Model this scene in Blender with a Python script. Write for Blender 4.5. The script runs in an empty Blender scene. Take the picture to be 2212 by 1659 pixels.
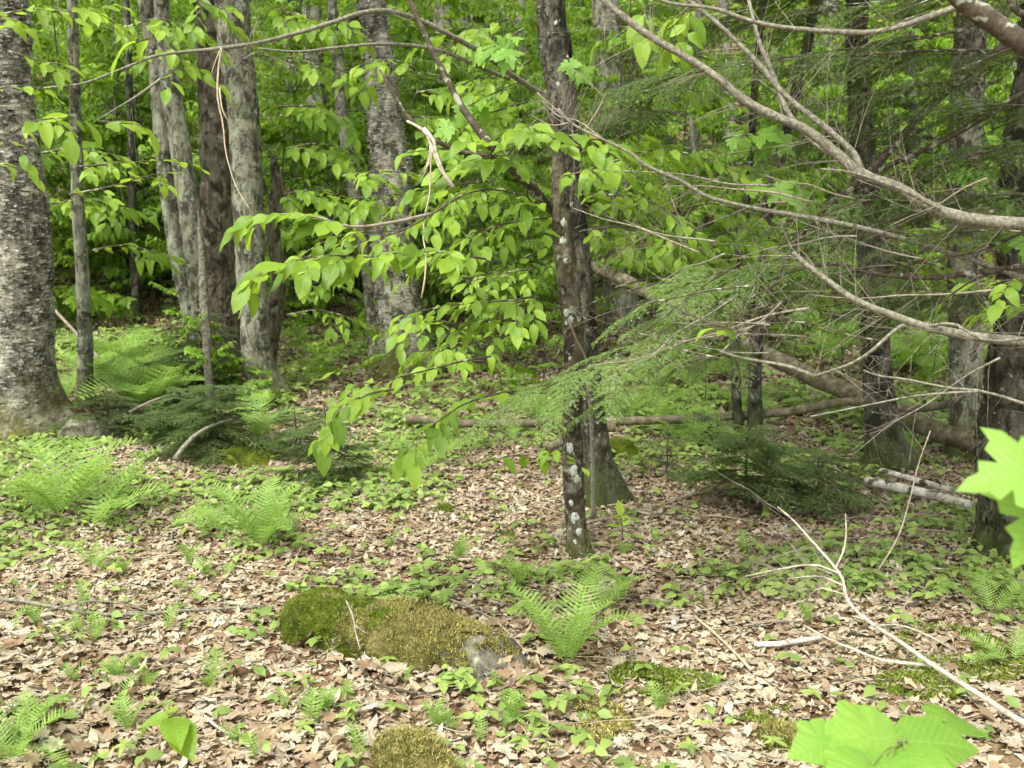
import bpy, math, random
import numpy as np
from mathutils import Matrix, Vector

random.seed(7)
rng = np.random.default_rng(7)
S = bpy.context.scene
COL = S.collection

# ------------------------------------------------------------------ camera, world, sun, exposure
PITCH = math.radians(10.0)
CAM = np.array([0.0, 0.0, 1.65])
FPX, CX, CY = 2212.0, 1106.0, 829.5          # measuring grid of the photograph (2212 x 1659)
cd = bpy.data.cameras.new('camera'); cam = bpy.data.objects.new('camera', cd); COL.objects.link(cam)
cam.location = CAM; cam.rotation_euler = (math.radians(90) - PITCH, 0, 0)
cd.sensor_width = 36.0; cd.lens = 36.0; cd.clip_start = 0.05; cd.clip_end = 600
cd.dof.use_dof = True; cd.dof.focus_distance = 4.0; cd.dof.aperture_fstop = 5.2
S.camera = cam

SUN_EL, SUN_AZ = math.radians(58), math.radians(215)   # azimuth clockwise from +Y: behind the camera, to its left
w = bpy.data.worlds.new('World'); S.world = w; w.use_nodes = True
nt = w.node_tree; nt.nodes.clear()
sky = nt.nodes.new('ShaderNodeTexSky'); sky.sky_type = 'NISHITA'; sky.sun_disc = False
sky.sun_elevation = SUN_EL; sky.sun_rotation = SUN_AZ; sky.air_density = 1.0; sky.dust_density = 3.0
hsv = nt.nodes.new('ShaderNodeHueSaturation'); hsv.inputs['Saturation'].default_value = 0.15
bg = nt.nodes.new('ShaderNodeBackground'); bg.inputs['Strength'].default_value = 0.15
ow = nt.nodes.new('ShaderNodeOutputWorld')
nt.links.new(sky.outputs[0], hsv.inputs['Color']); mul = nt.nodes.new('ShaderNodeMix'); mul.data_type = 'RGBA'; mul.blend_type = 'MULTIPLY'; mul.inputs[0].default_value = 1.0; mul.inputs[7].default_value = (0.985, 1.0, 0.90, 1)   # light filtered by the canopy
nt.links.new(hsv.outputs[0], mul.inputs[6]); nt.links.new(mul.outputs[2], bg.inputs[0]); nt.links.new(bg.outputs[0], ow.inputs[0])
sd = bpy.data.lights.new('sun', 'SUN'); sd.energy = 1.5; sd.angle = math.radians(14); sd.color = (1, 0.97, 0.88)
sun = bpy.data.objects.new('sun', sd); COL.objects.link(sun)
_d = Vector((math.sin(SUN_AZ) * math.cos(SUN_EL), math.cos(SUN_AZ) * math.cos(SUN_EL), math.sin(SUN_EL)))
sun.rotation_euler = _d.to_track_quat('Z', 'Y').to_euler(); sun.location = (0, 0, 30)
S.view_settings.view_transform = 'Standard'; S.view_settings.look = 'None'
S.view_settings.exposure = 1.68; S.view_settings.gamma = 1.0; S.view_settings.use_curve_mapping = False
S.cycles.max_bounces = 7; S.cycles.diffuse_bounces = 4; S.cycles.transmission_bounces = 5; S.cycles.glossy_bounces = 2
S.cycles.caustics_reflective = False; S.cycles.caustics_refractive = False
S.cycles.use_adaptive_sampling = True; S.cycles.adaptive_threshold = 0.02

# ------------------------------------------------------------------ noise, terrain and pixel helpers
def _hash(ix, iy, iz, seed):
    h = (ix.astype(np.int64) * 374761393 + iy.astype(np.int64) * 668265263 + iz.astype(np.int64) * 2147483647 + seed * 974634777) & 0xFFFFFFFF
    h = ((h ^ (h >> 13)) * 1274126177) & 0xFFFFFFFF
    h = (h ^ (h >> 16)) & 0xFFFF
    return h / 32767.5 - 1.0
def vnoise(P, seed=0):
    P = np.asarray(P, float); i = np.floor(P).astype(np.int64); f = P - i; f = f * f * (3 - 2 * f)
    out = 0
    for dx in (0, 1):
        for dy in (0, 1):
            for dz in (0, 1):
                wgt = (f[..., 0] if dx else 1 - f[..., 0]) * (f[..., 1] if dy else 1 - f[..., 1]) * (f[..., 2] if dz else 1 - f[..., 2])
                out = out + wgt * _hash(i[..., 0] + dx, i[..., 1] + dy, i[..., 2] + dz, seed)
    return out
def fbm(P, octv=3, seed=0):
    P = np.asarray(P, float); a, s, o = 1.0, 0.0, 0.0
    for k in range(octv):
        s = s + a * vnoise(P * 2.0 ** k + 17.3 * k, seed + k); o += a; a *= 0.5
    return s / o
def n2(x, y, f, seed): return vnoise(np.stack([x * f, y * f, np.zeros_like(x)], -1), seed)
def sstep(x, a, b):
    t = np.clip((x - a) / (b - a), 0, 1); return t * t * (3 - 2 * t)
def H(x, y):
    x = np.asarray(x, float); y = np.asarray(y, float)
    z = 0.035 * n2(x, y, 1.1, 3) + 0.015 * n2(x, y, 3.3, 4) + 0.09 * n2(x, y, .33, 5) * sstep(y, 4, 9)
    u = (y - 11.5) / 1.3
    z = z + 0.36 * 1.3 * np.where(u > 20, u, np.log1p(np.exp(np.minimum(u, 20)))) * (1 + 0.08 * n2(x, y, 0.05, 9))
    z = z + 0.45 * n2(x, y, .14, 6) * sstep(y, 12, 20)
    return z
_cp, _sp = math.cos(PITCH), math.sin(PITCH)
def ray(x, y):
    a, b = (x - CX) / FPX, (y - CY) / FPX
    return np.array([a, _cp - b * _sp, -_sp - b * _cp])
def W(x, y, d): return CAM + d * ray(x, y)                  # a point at depth d along a line of sight
def WY(x, y, Y):                                            # ... at world distance Y
    r = ray(x, y); return CAM + (Y / r[1]) * r
_T = np.arange(0.6, 90, 0.01)
def G(x, y):                                                # ... on the ground
    P = CAM + _T[:, None] * ray(x, y); h = H(P[:, 0], P[:, 1]); k = np.argmax(P[:, 2] < h)
    return P[k] if P[k, 2] < h[k] else P[-1]
def depth(P): return float((P[1] - 0) * _cp - (P[2] - CAM[2]) * _sp)
def R_px(wpx, d): return 0.5 * wpx / FPX * d
def proj(P):
    P = np.asarray(P, float) - CAM
    d = P[..., 1] * _cp - P[..., 2] * _sp; u = P[..., 1] * _sp + P[..., 2] * _cp
    return CX + P[..., 0] / d * FPX, CY - u / d * FPX, d
def nrm(v):
    v = np.asarray(v, float); return v / np.maximum(np.linalg.norm(v, axis=-1, keepdims=True), 1e-9)

# ------------------------------------------------------------------ mesh building
class Geo:
    def __init__(s): s.V, s.F, s.U, s.n = [], [], [], 0
    def add(s, V, *Fs, uv=None):
        V = np.asarray(V, float).reshape(-1, 3)
        for F in Fs:
            F = np.asarray(F, np.int64)
            if F.size: s.F.append(F + s.n)
        s.V.append(V); s.U.append(np.zeros((len(V), 2)) if uv is None else np.asarray(uv, float).reshape(-1, 2)); s.n += len(V); return s
    def mesh(s, name, mat, origin=(0, 0, 0), smooth=True):
        me = bpy.data.meshes.new(name)
        V = (np.concatenate(s.V) - np.asarray(origin)).astype(np.float32); U = np.concatenate(s.U).astype(np.float32)
        li = np.concatenate([f.ravel() for f in s.F]).astype(np.int32)
        tot = np.concatenate([np.full(len(f), f.shape[1]) for f in s.F]); st = np.concatenate([[0], np.cumsum(tot)[:-1]]).astype(np.int32)
        me.vertices.add(len(V)); me.vertices.foreach_set('co', V.ravel())
        me.loops.add(len(li)); me.loops.foreach_set('vertex_index', li)
        me.polygons.add(len(st)); me.polygons.foreach_set('loop_start', st)
        if smooth: me.polygons.foreach_set('use_smooth', np.ones(len(st), bool))
        if np.any(U):
            ul = me.uv_layers.new(name='UVMap'); ul.data.foreach_set('uv', U[li].ravel())
        me.materials.append(mat); me.update(calc_edges=True)
        return me
    def build(s, name, mat, parent=None, kind=None, smooth=True, origin=None):
        o0 = np.zeros(3) if origin is None else np.asarray(origin)
        if parent is not None and origin is None: o0 = np.array(parent.location)
        o = bpy.data.objects.new(name, s.mesh(name, mat, o0, smooth)); COL.objects.link(o)
        if parent is not None: o.parent = parent; o.location = o0 - np.array(world_loc(parent))
        else: o.location = o0
        if kind: o['kind'] = kind
        return o
def world_loc(o):
    v = Vector(o.location)
    while o.parent is not None: o = o.parent; v = v + Vector(o.location)
    return v
def thing(name, label, cat, loc, group=None):
    o = bpy.data.objects.new(name, None); COL.objects.link(o); o.location = tuple(map(float, loc)); o.empty_display_size = .1
    o['label'] = label; o['category'] = cat
    if group: o['group'] = group
    return o
def tag(o, label, cat, group=None):
    o['label'] = label; o['category'] = cat
    if group: o['group'] = group
    return o
def inst(name, me, M, parent):                               # a child sharing mesh data; M in world space, parents are never rotated
    o = bpy.data.objects.new(name, me); COL.objects.link(o); o.parent = parent
    o.matrix_basis = Matrix.Translation(-world_loc(parent)) @ M
    return o
def mat4(pos, y, z, s=1.0):                                  # local +Y along y, local +Z near z
    y = Vector(y).normalized(); z = Vector(z); z = (z - y * z.dot(y)).normalized(); x = y.cross(z)
    sc = (s, s, s) if not hasattr(s, '__len__') else s
    M = Matrix(((x.x * sc[0], y.x * sc[1], z.x * sc[2], pos[0]), (x.y * sc[0], y.y * sc[1], z.y * sc[2], pos[1]), (x.z * sc[0], y.z * sc[1], z.z * sc[2], pos[2]), (0, 0, 0, 1)))
    return M
def frames(y, z):
    y = nrm(y); z = nrm(z - y * np.sum(y * z, -1, keepdims=True)); x = np.cross(y, z)
    return np.stack([x, y, z], -1)                           # columns
def scatter(geo, T, pos, y, z, s):                           # T = (V, F, UV)
    V, F, U = T; N = len(pos); R = frames(y, z); s = np.asarray(s, float)
    s = s[:, None, None] if s.ndim == 1 else s[:, None, :]
    P = np.einsum('nij,nkj->nki', R, V[None] * s) + pos[:, None, :]
    for f in F:
        FF = (f[None] + (np.arange(N) * len(V))[:, None, None]).reshape(-1, f.shape[1]); geo.F.append(FF + geo.n)
    geo.V.append(P.reshape(-1, 3)); geo.U.append(np.tile(U, (N, 1))); geo.n += N * len(V)

def smooth_path(P, n):
    P = np.asarray(P, float)
    if len(P) == 2: t = np.linspace(0, 1, n)[:, None]; return P[0] * (1 - t) + P[1] * t
    Q = np.vstack([2 * P[0] - P[1], P, 2 * P[-1] - P[-2]])
    t = np.linspace(0, len(P) - 1 - 1e-6, n); i = t.astype(int); f = (t - i)[:, None]
    a, b, c, d = Q[i], Q[i + 1], Q[i + 2], Q[i + 3]
    return 0.5 * (2 * b + (c - a) * f + (2 * a - 5 * b + 4 * c - d) * f ** 2 + (3 * b - a - 3 * c + d) * f ** 3)
def path_frames(P):
    T = nrm(np.gradient(P, axis=0)); u = np.cross(T[0], [0.3, 0.1, 1.0])
    if np.linalg.norm(u) < .1: u = np.cross(T[0], [1, 0, 0])
    A = [nrm(u)]
    for k in range(1, len(P)):
        v = A[-1] - T[k] * np.dot(A[-1], T[k]); A.append(nrm(v))
    A = np.array(A); return T, A, np.cross(T, A)
def tube(geo, P, R, k=6, rough=0.0, freq=6.0, seed=0, flare=None, cap=True):
    P = np.asarray(P, float); n = len(P); R = np.broadcast_to(np.asarray(R, float), (n,))
    T, A, B = path_frames(P); th = np.linspace(0, 2 * np.pi, k, endpoint=False)
    C, Sn = np.cos(th), np.sin(th)
    D = A[:, None, :] * C[None, :, None] + B[:, None, :] * Sn[None, :, None]
    RR = np.repeat(R[:, None], k, 1)
    if rough:
        Q = P[:, None, :] + D * RR[..., None]
        RR = RR * (1 + rough * fbm(Q * freq, 3, seed) + rough * .6 * fbm(Q * freq * .25, 2, seed + 5))
    if flare is not None: RR = RR * flare(np.arange(n), th, P, R)
    V = P[:, None, :] + D * RR[..., None]
    i = np.arange(n - 1)[:, None] * k; j = np.arange(k)[None, :]; j2 = (j + 1) % k
    F = np.stack([i + j, i + j2, i + k + j2, i + k + j], -1).reshape(-1, 4)
    V = V.reshape(-1, 3); Fs = [F]
    if cap:
        V = np.vstack([V, P[0], P[-1]]); a = np.arange(k); b = (a + 1) % k
        Fs.append(np.stack([np.full(k, n * k), b, a], -1)); Fs.append(np.stack([np.full(k, n * k + 1), (n - 1) * k + a, (n - 1) * k + b], -1))
    geo.add(V, *Fs); return V

# ------------------------------------------------------------------ leaf templates (V, [F], UV): length 1 along +Y, face +Z
def leafT(nl=6, cols=5, hw=0.28, fold=0.25, curl=0.25, wav=0.0, serr=0.0, seed=0, petiole=0.08, tip=1.0, twist=0.0):
    r = np.random.default_rng(seed); c = np.linspace(-1, 1, cols); V, U = [], []
    ph = r.uniform(0, 6, 4)
    for i in range(nl + 1):
        t = i / nl; wd = hw * max(math.sin(math.pi * min(1, t ** 0.85 * .97 + .015)), 0.03) ** 0.8 * (1 - .25 * tip * t)
        if serr: wd *= 1 + serr * (1 if i % 2 else -1)
        for cc in c:
            x = cc * wd; z = fold * abs(x) - curl * t * t + wav * math.sin(7 * t + ph[0] + 2 * cc) * abs(cc) + twist * x * (t - .3)
            V.append((x, petiole + t * (1 - curl * curl * .4 * t), z)); U.append((cc * .5 + .5, t))
    F = []
    for i in range(nl):
        for j in range(cols - 1):
            a = i * cols + j; F.append((a, a + 1, a + 1 + cols, a + cols))
    F = np.array(F)
    if petiole > 0.03:
        b = len(V); m = cols // 2
        V += [(-.008, 0, 0), (.008, 0, 0), (.008, petiole + .02, .004), (-.008, petiole + .02, .004)]; U += [(.5, 0)] * 4
        F = np.vstack([F, [(b, b + 1, b + 2, b + 3)]])
    return np.array(V), [F], np.array(U)
MAPLE = [(0, 0), (.10, -.08), (.30, -.12), (.24, .0), (.50, .08), (.40, .17), (.62, .28), (.74, .50), (.52, .47), (.42, .58), (.20, .50), (.30, .70), (.14, .76), (.12, .90), (0, 1.08)]
STRIPED_ = [(0, 0), (.14, -.06), (.32, -.02), (.44, .10), (.50, .26), (.55, .36), (.62, .50), (.46, .58), (.36, .68), (.24, .80), (.12, .93), (0, 1.10)]
STRIPED = [(x * .66, y) for x, y in STRIPED_]
VIB = [(0, 0), (.13, -.12), (.32, -.12), (.47, .0), (.53, .17), (.49, .32), (.57, .44), (.53, .56), (.38, .60), (.30, .72), (.15, .88), (0, 1.04)]
OAK = [(0, 0), (.05, .06), (.16, .14), (.30, .22), (.14, .30), (.16, .38), (.36, .50), (.16, .56), (.18, .64), (.30, .76), (.13, .82), (.08, .95), (0, 1.0)]
def lobeT(half, cup=0.15, curl=0.2, noise=0.05, seed=0, petiole=.3, sub=1, fine=0):
    r = np.random.default_rng(seed)
    h = [np.array(p, float) for p in half]
    if fine:                                                 # small teeth between the outline points
        q = [h[0]]
        for a, b in zip(h[:-1], h[1:]):
            d = b - a; nn = np.array([d[1], -d[0]])
            for k in range(1, fine + 1): q.append(a + d * k / (fine + 1) + nn * (.09 if k % 2 else -.02))
            q.append(b)
        h = q
    half = [tuple(p) for p in h]
    out = np.array(half + [(-x, y) for x, y in half[-2:0:-1]]); c = np.array([0, .32]); k = len(out)
    rings = [c[None]] + [c + (out - c) * f for f in ((.5, 1.0) if sub else (1.0,))]
    P = np.vstack(rings); z = -cup * np.linalg.norm(P - c, axis=1) ** 2 * 1.2 - curl * np.clip(P[:, 1], 0, 2) ** 2 + noise * r.standard_normal(len(P)) * (np.linalg.norm(P - c, axis=1) > .1) - .18 * 0
    z = z + .22 * np.abs(P[:, 0]) * (.4)
    V = np.column_stack([P[:, 0], P[:, 1], z]); a = np.arange(k); b = (a + 1) % k
    Fs = [np.stack([np.zeros(k, int), 1 + a, 1 + b], -1)]
    if sub: Fs.append(np.stack([1 + a, 1 + k + a, 1 + k + b, 1 + b], -1))
    U = np.column_stack([P[:, 0] + .5, P[:, 1]])
    if petiole:
        n = len(V); V = np.vstack([V, [(-.01, -petiole, 0), (.01, -petiole, 0), (.01, .02, 0), (-.01, .02, 0)]]); U = np.vstack([U, [(.5, 0)] * 4])
        F4 = np.array([(n, n + 1, n + 2, n + 3)]); Fs.append(F4)
    return V, Fs, U
# ------------------------------------------------------------------ materials
class NT:
    def __init__(s, name):
        s.m = bpy.data.materials.new(name); s.m.use_nodes = True; s.t = s.m.node_tree; s.t.nodes.clear()
    def n(s, typ, **kw):
        nd = s.t.nodes.new(typ)
        for k, v in kw.items(): setattr(nd, k, v)
        return nd
    def l(s, a, b): s.t.links.new(a, b)
    def out(s, sh):
        o = s.n('ShaderNodeOutputMaterial'); s.l(sh, o.inputs[0]); return s.m
    def coords(s, scale, kind='Object'):
        tc = s.n('ShaderNodeTexCoord'); mp = s.n('ShaderNodeMapping'); mp.inputs['Scale'].default_value = scale; s.l(tc.outputs[kind], mp.inputs[0]); return mp.outputs[0]
    def noise(s, vec, scale=5, detail=4, rough=.6, dist=0):
        x = s.n('ShaderNodeTexNoise'); x.inputs['Scale'].default_value = scale; x.inputs['Detail'].default_value = detail; x.inputs['Roughness'].default_value = rough; x.inputs['Distortion'].default_value = dist
        if vec is not None: s.l(vec, x.inputs['Vector'])
        return x.outputs[0]
    def ramp(s, fac, stops, interp='LINEAR'):
        r = s.n('ShaderNodeValToRGB'); r.color_ramp.interpolation = interp; e = r.color_ramp.elements
        while len(e) < len(stops): e.new(0.5)
        for i, (p, c) in enumerate(stops): e[i].position = p; e[i].color = (c, c, c, 1) if not hasattr(c, '__len__') else (*c, 1)
        s.l(fac, r.inputs[0]); return r.outputs[0]
    def mix(s, f, a, b):
        m = s.n('ShaderNodeMix', data_type='RGBA')
        for sock, v in ((m.inputs[0], f), (m.inputs[6], a), (m.inputs[7], b)):
            if hasattr(v, 'is_output'): s.l(v, sock)
            elif hasattr(v, '__len__'): sock.default_value = (*v, 1)
            else: sock.default_value = v
        return m.outputs[2]
    def math(s, op, a, b=None, c=None):
        m = s.n('ShaderNodeMath', operation=op)
        for sock, v in zip(m.inputs, (a, b, c)):
            if v is None: continue
            if hasattr(v, 'is_output'): s.l(v, sock)
            else: sock.default_value = v
        return m.outputs[0]
    def bump(s, h, strength=.5, dist=.01):
        b = s.n('ShaderNodeBump'); b.inputs['Strength'].default_value = strength; b.inputs['Distance'].default_value = dist; s.l(h, b.inputs['Height']); return b.outputs[0]
    def bsdf(s, col, rough=.7, normal=None, spec=.3):
        p = s.n('ShaderNodeBsdfPrincipled')
        if hasattr(col, 'is_output'): s.l(col, p.inputs['Base Color'])
        else: p.inputs['Base Color'].default_value = (*col, 1)
        p.inputs['Roughness'].default_value = rough; p.inputs['Specular IOR Level'].default_value = spec
        if normal is not None: s.l(normal, p.inputs['Normal'])
        return p.outputs[0]

def rand_value(n):                                           # one value per leaf, whether joined or an object of its own
    g = n.n('ShaderNodeNewGeometry'); oi = n.n('ShaderNodeObjectInfo')
    return n.math('FRACT', n.math('ADD', g.outputs['Random Per Island'], oi.outputs['Random']))
def leaf_mat(name, cols, trans, tw=.45, rough=.45, veins=False, spec=.35):
    n = NT(name); r = rand_value(n); k = len(cols)
    c = n.ramp(r, [(i / (k - 1), cc) for i, cc in enumerate(cols)])
    nz = n.noise(n.coords((1, 1, 1)), 38, 3)
    c = n.mix(n.math('MULTIPLY', nz, .35), c, tuple(v * .62 for v in cols[k // 2]))
    sp_ = n.noise(n.coords((1, 1, 1)), 9, 5, .7); c = n.mix(n.ramp(sp_, [(.60, 0.0), (.72, .55)]), c, tuple(min(1, v * 1.35) for v in cols[-1]))
    nor = None
    if veins:
        uv = n.n('ShaderNodeTexCoord'); sp = n.n('ShaderNodeSeparateXYZ'); n.l(uv.outputs['UV'], sp.inputs[0])
        au = n.math('ABSOLUTE', n.math('SUBTRACT', sp.outputs[0], .5))
        v = n.math('FRACT', n.math('MULTIPLY', n.math('SUBTRACT', sp.outputs[1], n.math('MULTIPLY', au, .55)), 9.0))
        v = n.math('ABSOLUTE', n.math('SUBTRACT', v, .5))    # 0 on a vein
        side = n.ramp(v, [(0.0, 1.0), (.13, 0.0)]); mid = n.ramp(au, [(0.0, 1.0), (.03, 0.0)])
        vv = n.math('MAXIMUM', side, mid)
        c = n.mix(n.math('MULTIPLY', vv, .18), c, tuple(min(1, x * 1.5 + .03) for x in cols[-1]))
        nor = n.bump(n.math('ADD', v, n.math('MULTIPLY', mid, -.6)), .35, .003)
    p = n.bsdf(c, rough, nor, spec); tr = n.n('ShaderNodeBsdfTranslucent')
    tc = n.mix(.5, c, trans)
    n.l(tc, tr.inputs[0]); mx = n.n('ShaderNodeMixShader'); mx.inputs[0].default_value = tw
    n.l(p, mx.inputs[1]); n.l(tr.outputs[0], mx.inputs[2]); return n.out(mx.outputs[0])
def litter_mat(name, cols):
    n = NT(name); r = rand_value(n); k = len(cols)
    c = n.ramp(r, [(i / (k - 1), cc) for i, cc in enumerate(cols)], 'CONSTANT' if False else 'LINEAR')
    nz = n.noise(n.coords((1, 1, 1)), 45, 4, .7)
    c = n.mix(n.ramp(nz, [(.42, 0.0), (.8, .55)]), c, (.17, .10, .06))
    big = n.noise(n.coords((1, 1, 1)), 2.1, 4); c = n.mix(n.ramp(big, [(.42, 0.0), (.66, .5)]), c, (.18, .11, .065))
    p = n.bsdf(c, .62, n.bump(nz, .35, .004), .25); tr = n.n('ShaderNodeBsdfTranslucent'); n.l(c, tr.inputs[0])
    mx = n.n('ShaderNodeMixShader'); mx.inputs[0].default_value = .12; n.l(p, mx.inputs[1]); n.l(tr.outputs[0], mx.inputs[2]); return n.out(mx.outputs[0])
def bark_mat(name, dark, mid, light, scale=14, stretch=.22, bump=.8, lichen=0.0, lcol=(.42, .44, .38), lscale=9, moss=0.0, mosscol=(.075, .10, .012), blotch=.5, streak=0):
    n = NT(name); v = n.coords((1, 1, stretch)); nz = n.noise(v, scale, 8, .68, .6)
    c = n.ramp(nz, [(.30, dark), (.48, mid), (.68, light)])
    b = n.noise(n.coords((1, 1, .6)), 3.2, 4, .6); c = n.mix(n.ramp(b, [(.42, 0.0), (.62, blotch)]), c, dark)
    b2 = n.noise(n.coords((1, 1, .7)), 11, 7, .72, .5); c = n.mix(n.ramp(b2, [(.49, 0.0), (.56, .85)]), c, tuple(x * .75 for x in dark))
    b3 = n.noise(n.coords((1, 1, .5)), 5.5, 4, .6); c = n.mix(n.ramp(b3, [(.55, 0.0), (.68, .5)]), c, tuple(min(.8, x * 1.18) for x in light))
    nz = n.math('SUBTRACT', nz, n.math('MULTIPLY', n.ramp(b2, [(.50, 0.0), (.62, 1.0)]), .25))
    if streak:                                               # fine dashes across the trunk (lenticels, curls of bark)
        st = n.noise(n.coords((8, 8, 30)), 2.2, 5, .7, .8); c = n.mix(n.ramp(st, [(.50, 0.0), (.60, streak)]), c, dark)
        st2 = n.noise(n.coords((11, 11, 40)), 2.0, 4, .7, .5); c = n.mix(n.ramp(st2, [(.56, 0.0), (.66, .8)]), c, tuple(min(.8, x * 1.5) for x in light))
        nz = n.math('ADD', nz, n.math('MULTIPLY', st2, .8))
    if lichen:
        ln = n.noise(n.coords((1, 1, .8)), lscale, 3, .5, .4); fac = n.ramp(ln, [(.65 - .16 * lichen, 0.0), (.72 - .16 * lichen, .9)])
        c = n.mix(fac, c, n.mix(n.noise(n.coords((1, 1, 1)), 60, 2), tuple(x * .6 for x in lcol), tuple(min(.9, x * 1.35) for x in lcol)))
    if moss:
        tc = n.n('ShaderNodeTexCoord'); sp = n.n('ShaderNodeSeparateXYZ'); n.l(tc.outputs['Object'], sp.inputs[0])
        h = n.math('ADD', n.math('DIVIDE', sp.outputs[2], moss), n.math('MULTIPLY', n.noise(n.coords((1, 1, .7)), 5, 5, .65), 1.6))
        f = n.ramp(n.math('MULTIPLY', h, .4), [(.36, 1.0), (.64, 0.0)])
        mc = n.mix(n.noise(n.coords((1, 1, 1)), 30, 4), tuple(x * .6 for x in mosscol), tuple(x * 1.5 for x in mosscol)); c = n.mix(n.math('MULTIPLY', f, .85), c, mc)
    fine = n.noise(v, scale * 5, 4, .7)
    return n.out(n.bsdf(c, .85, n.bump(n.math('ADD', nz, n.math('MULTIPLY', fine, .35)), bump, .02), .15))
def wood_mat(name, a, b, c3, scale=30, spot=0.0, spotcol=(.5, .5, .46), bump=.5):
    n = NT(name); g = n.noise(n.coords((1, 1, 1)), scale, 5, .7); c = n.ramp(g, [(.33, a), (.52, b), (.70, c3)])
    if spot:
        s2 = n.noise(n.coords((1, 1, 1)), scale * .8, 2, .5); c = n.mix(n.ramp(s2, [(.60 - .12 * spot, 0.0), (.66 - .12 * spot, 1.0)]), c, spotcol)
    return n.out(n.bsdf(c, .8, n.bump(g, bump, .006), .2))
def moss_mat(name, cols, gap=None, scale=7):
    n = NT(name); v = n.coords((1, 1, 1)); g = n.noise(v, scale, 4, .6); k = len(cols)
    c = n.ramp(g, [(.34 + .32 * i / (k - 1), cc) for i, cc in enumerate(cols)]); f = n.ramp(n.noise(v, 70, 5, .8), [(.40, 0.0), (.60, 1.0)])
    c = n.mix(n.math('MULTIPLY', f, .6), c, tuple(x * .35 for x in cols[0]))
    return n.out(n.bsdf(c, .95, n.bump(f, .9, .012), .1))

M = {}
M['leaf_beech'] = leaf_mat('beech_leaf_green', [(0.089, 0.175, 0.022), (0.15, 0.262, 0.03), (0.221, 0.359, 0.038), (0.301, 0.446, 0.054)], (0.443, 0.621, 0.054), .5, .42, True)
M['leaf_maple'] = leaf_mat('maple_leaf_green', [(0.141, 0.281, 0.038), (0.194, 0.369, 0.054), (0.239, 0.427, 0.066)], (0.372, 0.601, 0.077), .45, .5, True)
M['leaf_far'] = leaf_mat('understorey_leaf_green', [(0.075, 0.158, 0.021), (0.131, 0.238, 0.028), (0.197, 0.337, 0.036), (0.282, 0.445, 0.051)], (0.452, 0.653, 0.051), .5)
M['leaf_far2'] = leaf_mat('distant_leaf_green', [(0.105, 0.202, 0.03), (0.181, 0.322, 0.036), (0.268, 0.423, 0.051), (0.353, 0.524, 0.073)], (0.478, 0.686, 0.073), .5)
M['herb'] = leaf_mat('herb_leaf_green', [(0.139, 0.216, 0.055), (0.189, 0.274, 0.068), (0.248, 0.343, 0.087), (0.318, 0.412, 0.111)], (0.378, 0.49, 0.111), .35, .5)
M['fern'] = leaf_mat('fern_green', [(0.162, 0.28, 0.058), (0.218, 0.36, 0.073), (0.295, 0.44, 0.094)], (0.418, 0.6, 0.115), .45, .55)
M['hemlock'] = leaf_mat('hemlock_needle_green', [(0.05, 0.095, 0.022), (0.077, 0.131, 0.029), (0.108, 0.171, 0.037)], (0.198, 0.306, 0.046), .25, .5)
M['hemlock_light'] = leaf_mat('hemlock_new_needle_green', [(0.113, 0.198, 0.049), (0.166, 0.267, 0.064), (0.227, 0.344, 0.083)], (0.315, 0.447, 0.09), .3, .5)
M['hemlock_tip'] = leaf_mat('hemlock_bud_green', [(.20, .36, .10), (.28, .45, .14), (.34, .52, .18)], (.4, .6, .2), .3, .5)
M['litter'] = litter_mat('dead_leaf_brown', [(0.112, 0.067, 0.039), (0.325, 0.256, 0.169), (0.465, 0.402, 0.284), (0.177, 0.107, 0.061), (0.399, 0.353, 0.266), (0.558, 0.495, 0.364), (0.352, 0.34, 0.29), (0.465, 0.368, 0.229), (0.14, 0.083, 0.047), (0.613, 0.582, 0.458), (0.316, 0.213, 0.13), (0.492, 0.455, 0.373), (0.251, 0.164, 0.098), (0.427, 0.407, 0.345), (0.52, 0.426, 0.28)])
M['birch'] = bark_mat('yellow_birch_bark', (.06, .055, .042), (.34, .32, .26), (.66, .62, .52), 9, 1.0, 1.0, .22, (.42, .43, .36), 24, .62, (.10, .095, .018), .45, .75)
M['grey_bark'] = bark_mat('grey_maple_bark', (.06, .056, .042), (.21, .205, .155), (.40, .40, .315), 26, .20, .9, .45, (.30, .34, .25), 26, .45, (.09, .10, .02), .4)
M['brown_bark'] = bark_mat('brown_furrowed_bark', (.05, .042, .03), (.16, .135, .10), (.31, .275, .215), 26, .10, 1.0, .2, (.30, .31, .25), 10, .3, (.09, .10, .02), .5)
M['beech_bark'] = bark_mat('beech_sapling_bark', (.045, .037, .024), (.13, .11, .075), (.26, .235, .18), 34, .8, 1.0, .22, (.40, .42, .38), 17, .14, (.07, .085, .015), .55)
M['dark_bark'] = bark_mat('dark_hemlock_bark', (.026, .024, .018), (.085, .08, .06), (.20, .19, .15), 30, .35, .9, .08, (.26, .28, .22), 34, .4, (.05, .065, .014), .5)
M['far_bark'] = bark_mat('pale_far_bark', (.08, .075, .058), (.24, .23, .18), (.44, .43, .35), 20, .5, .8, .35, (.38, .39, .32), 30, 0, blotch=.6)
M['pale_limb'] = wood_mat('pale_lichened_bark', (.075, .07, .052), (.18, .17, .13), (.33, .315, .255), 75, .0, (.46, .45, .40))
M['dark_limb'] = wood_mat('dark_twig_bark', (.03, .024, .017), (.07, .055, .038), (.14, .12, .09), 34, .15, (.28, .29, .23))
M['grey_twig'] = wood_mat('grey_twig_bark', (.13, .105, .08), (.24, .20, .16), (.36, .32, .27), 40)
M['white_wood'] = wood_mat('bleached_wood', (.20, .175, .135), (.40, .36, .29), (.60, .56, .47), 45)
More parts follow.
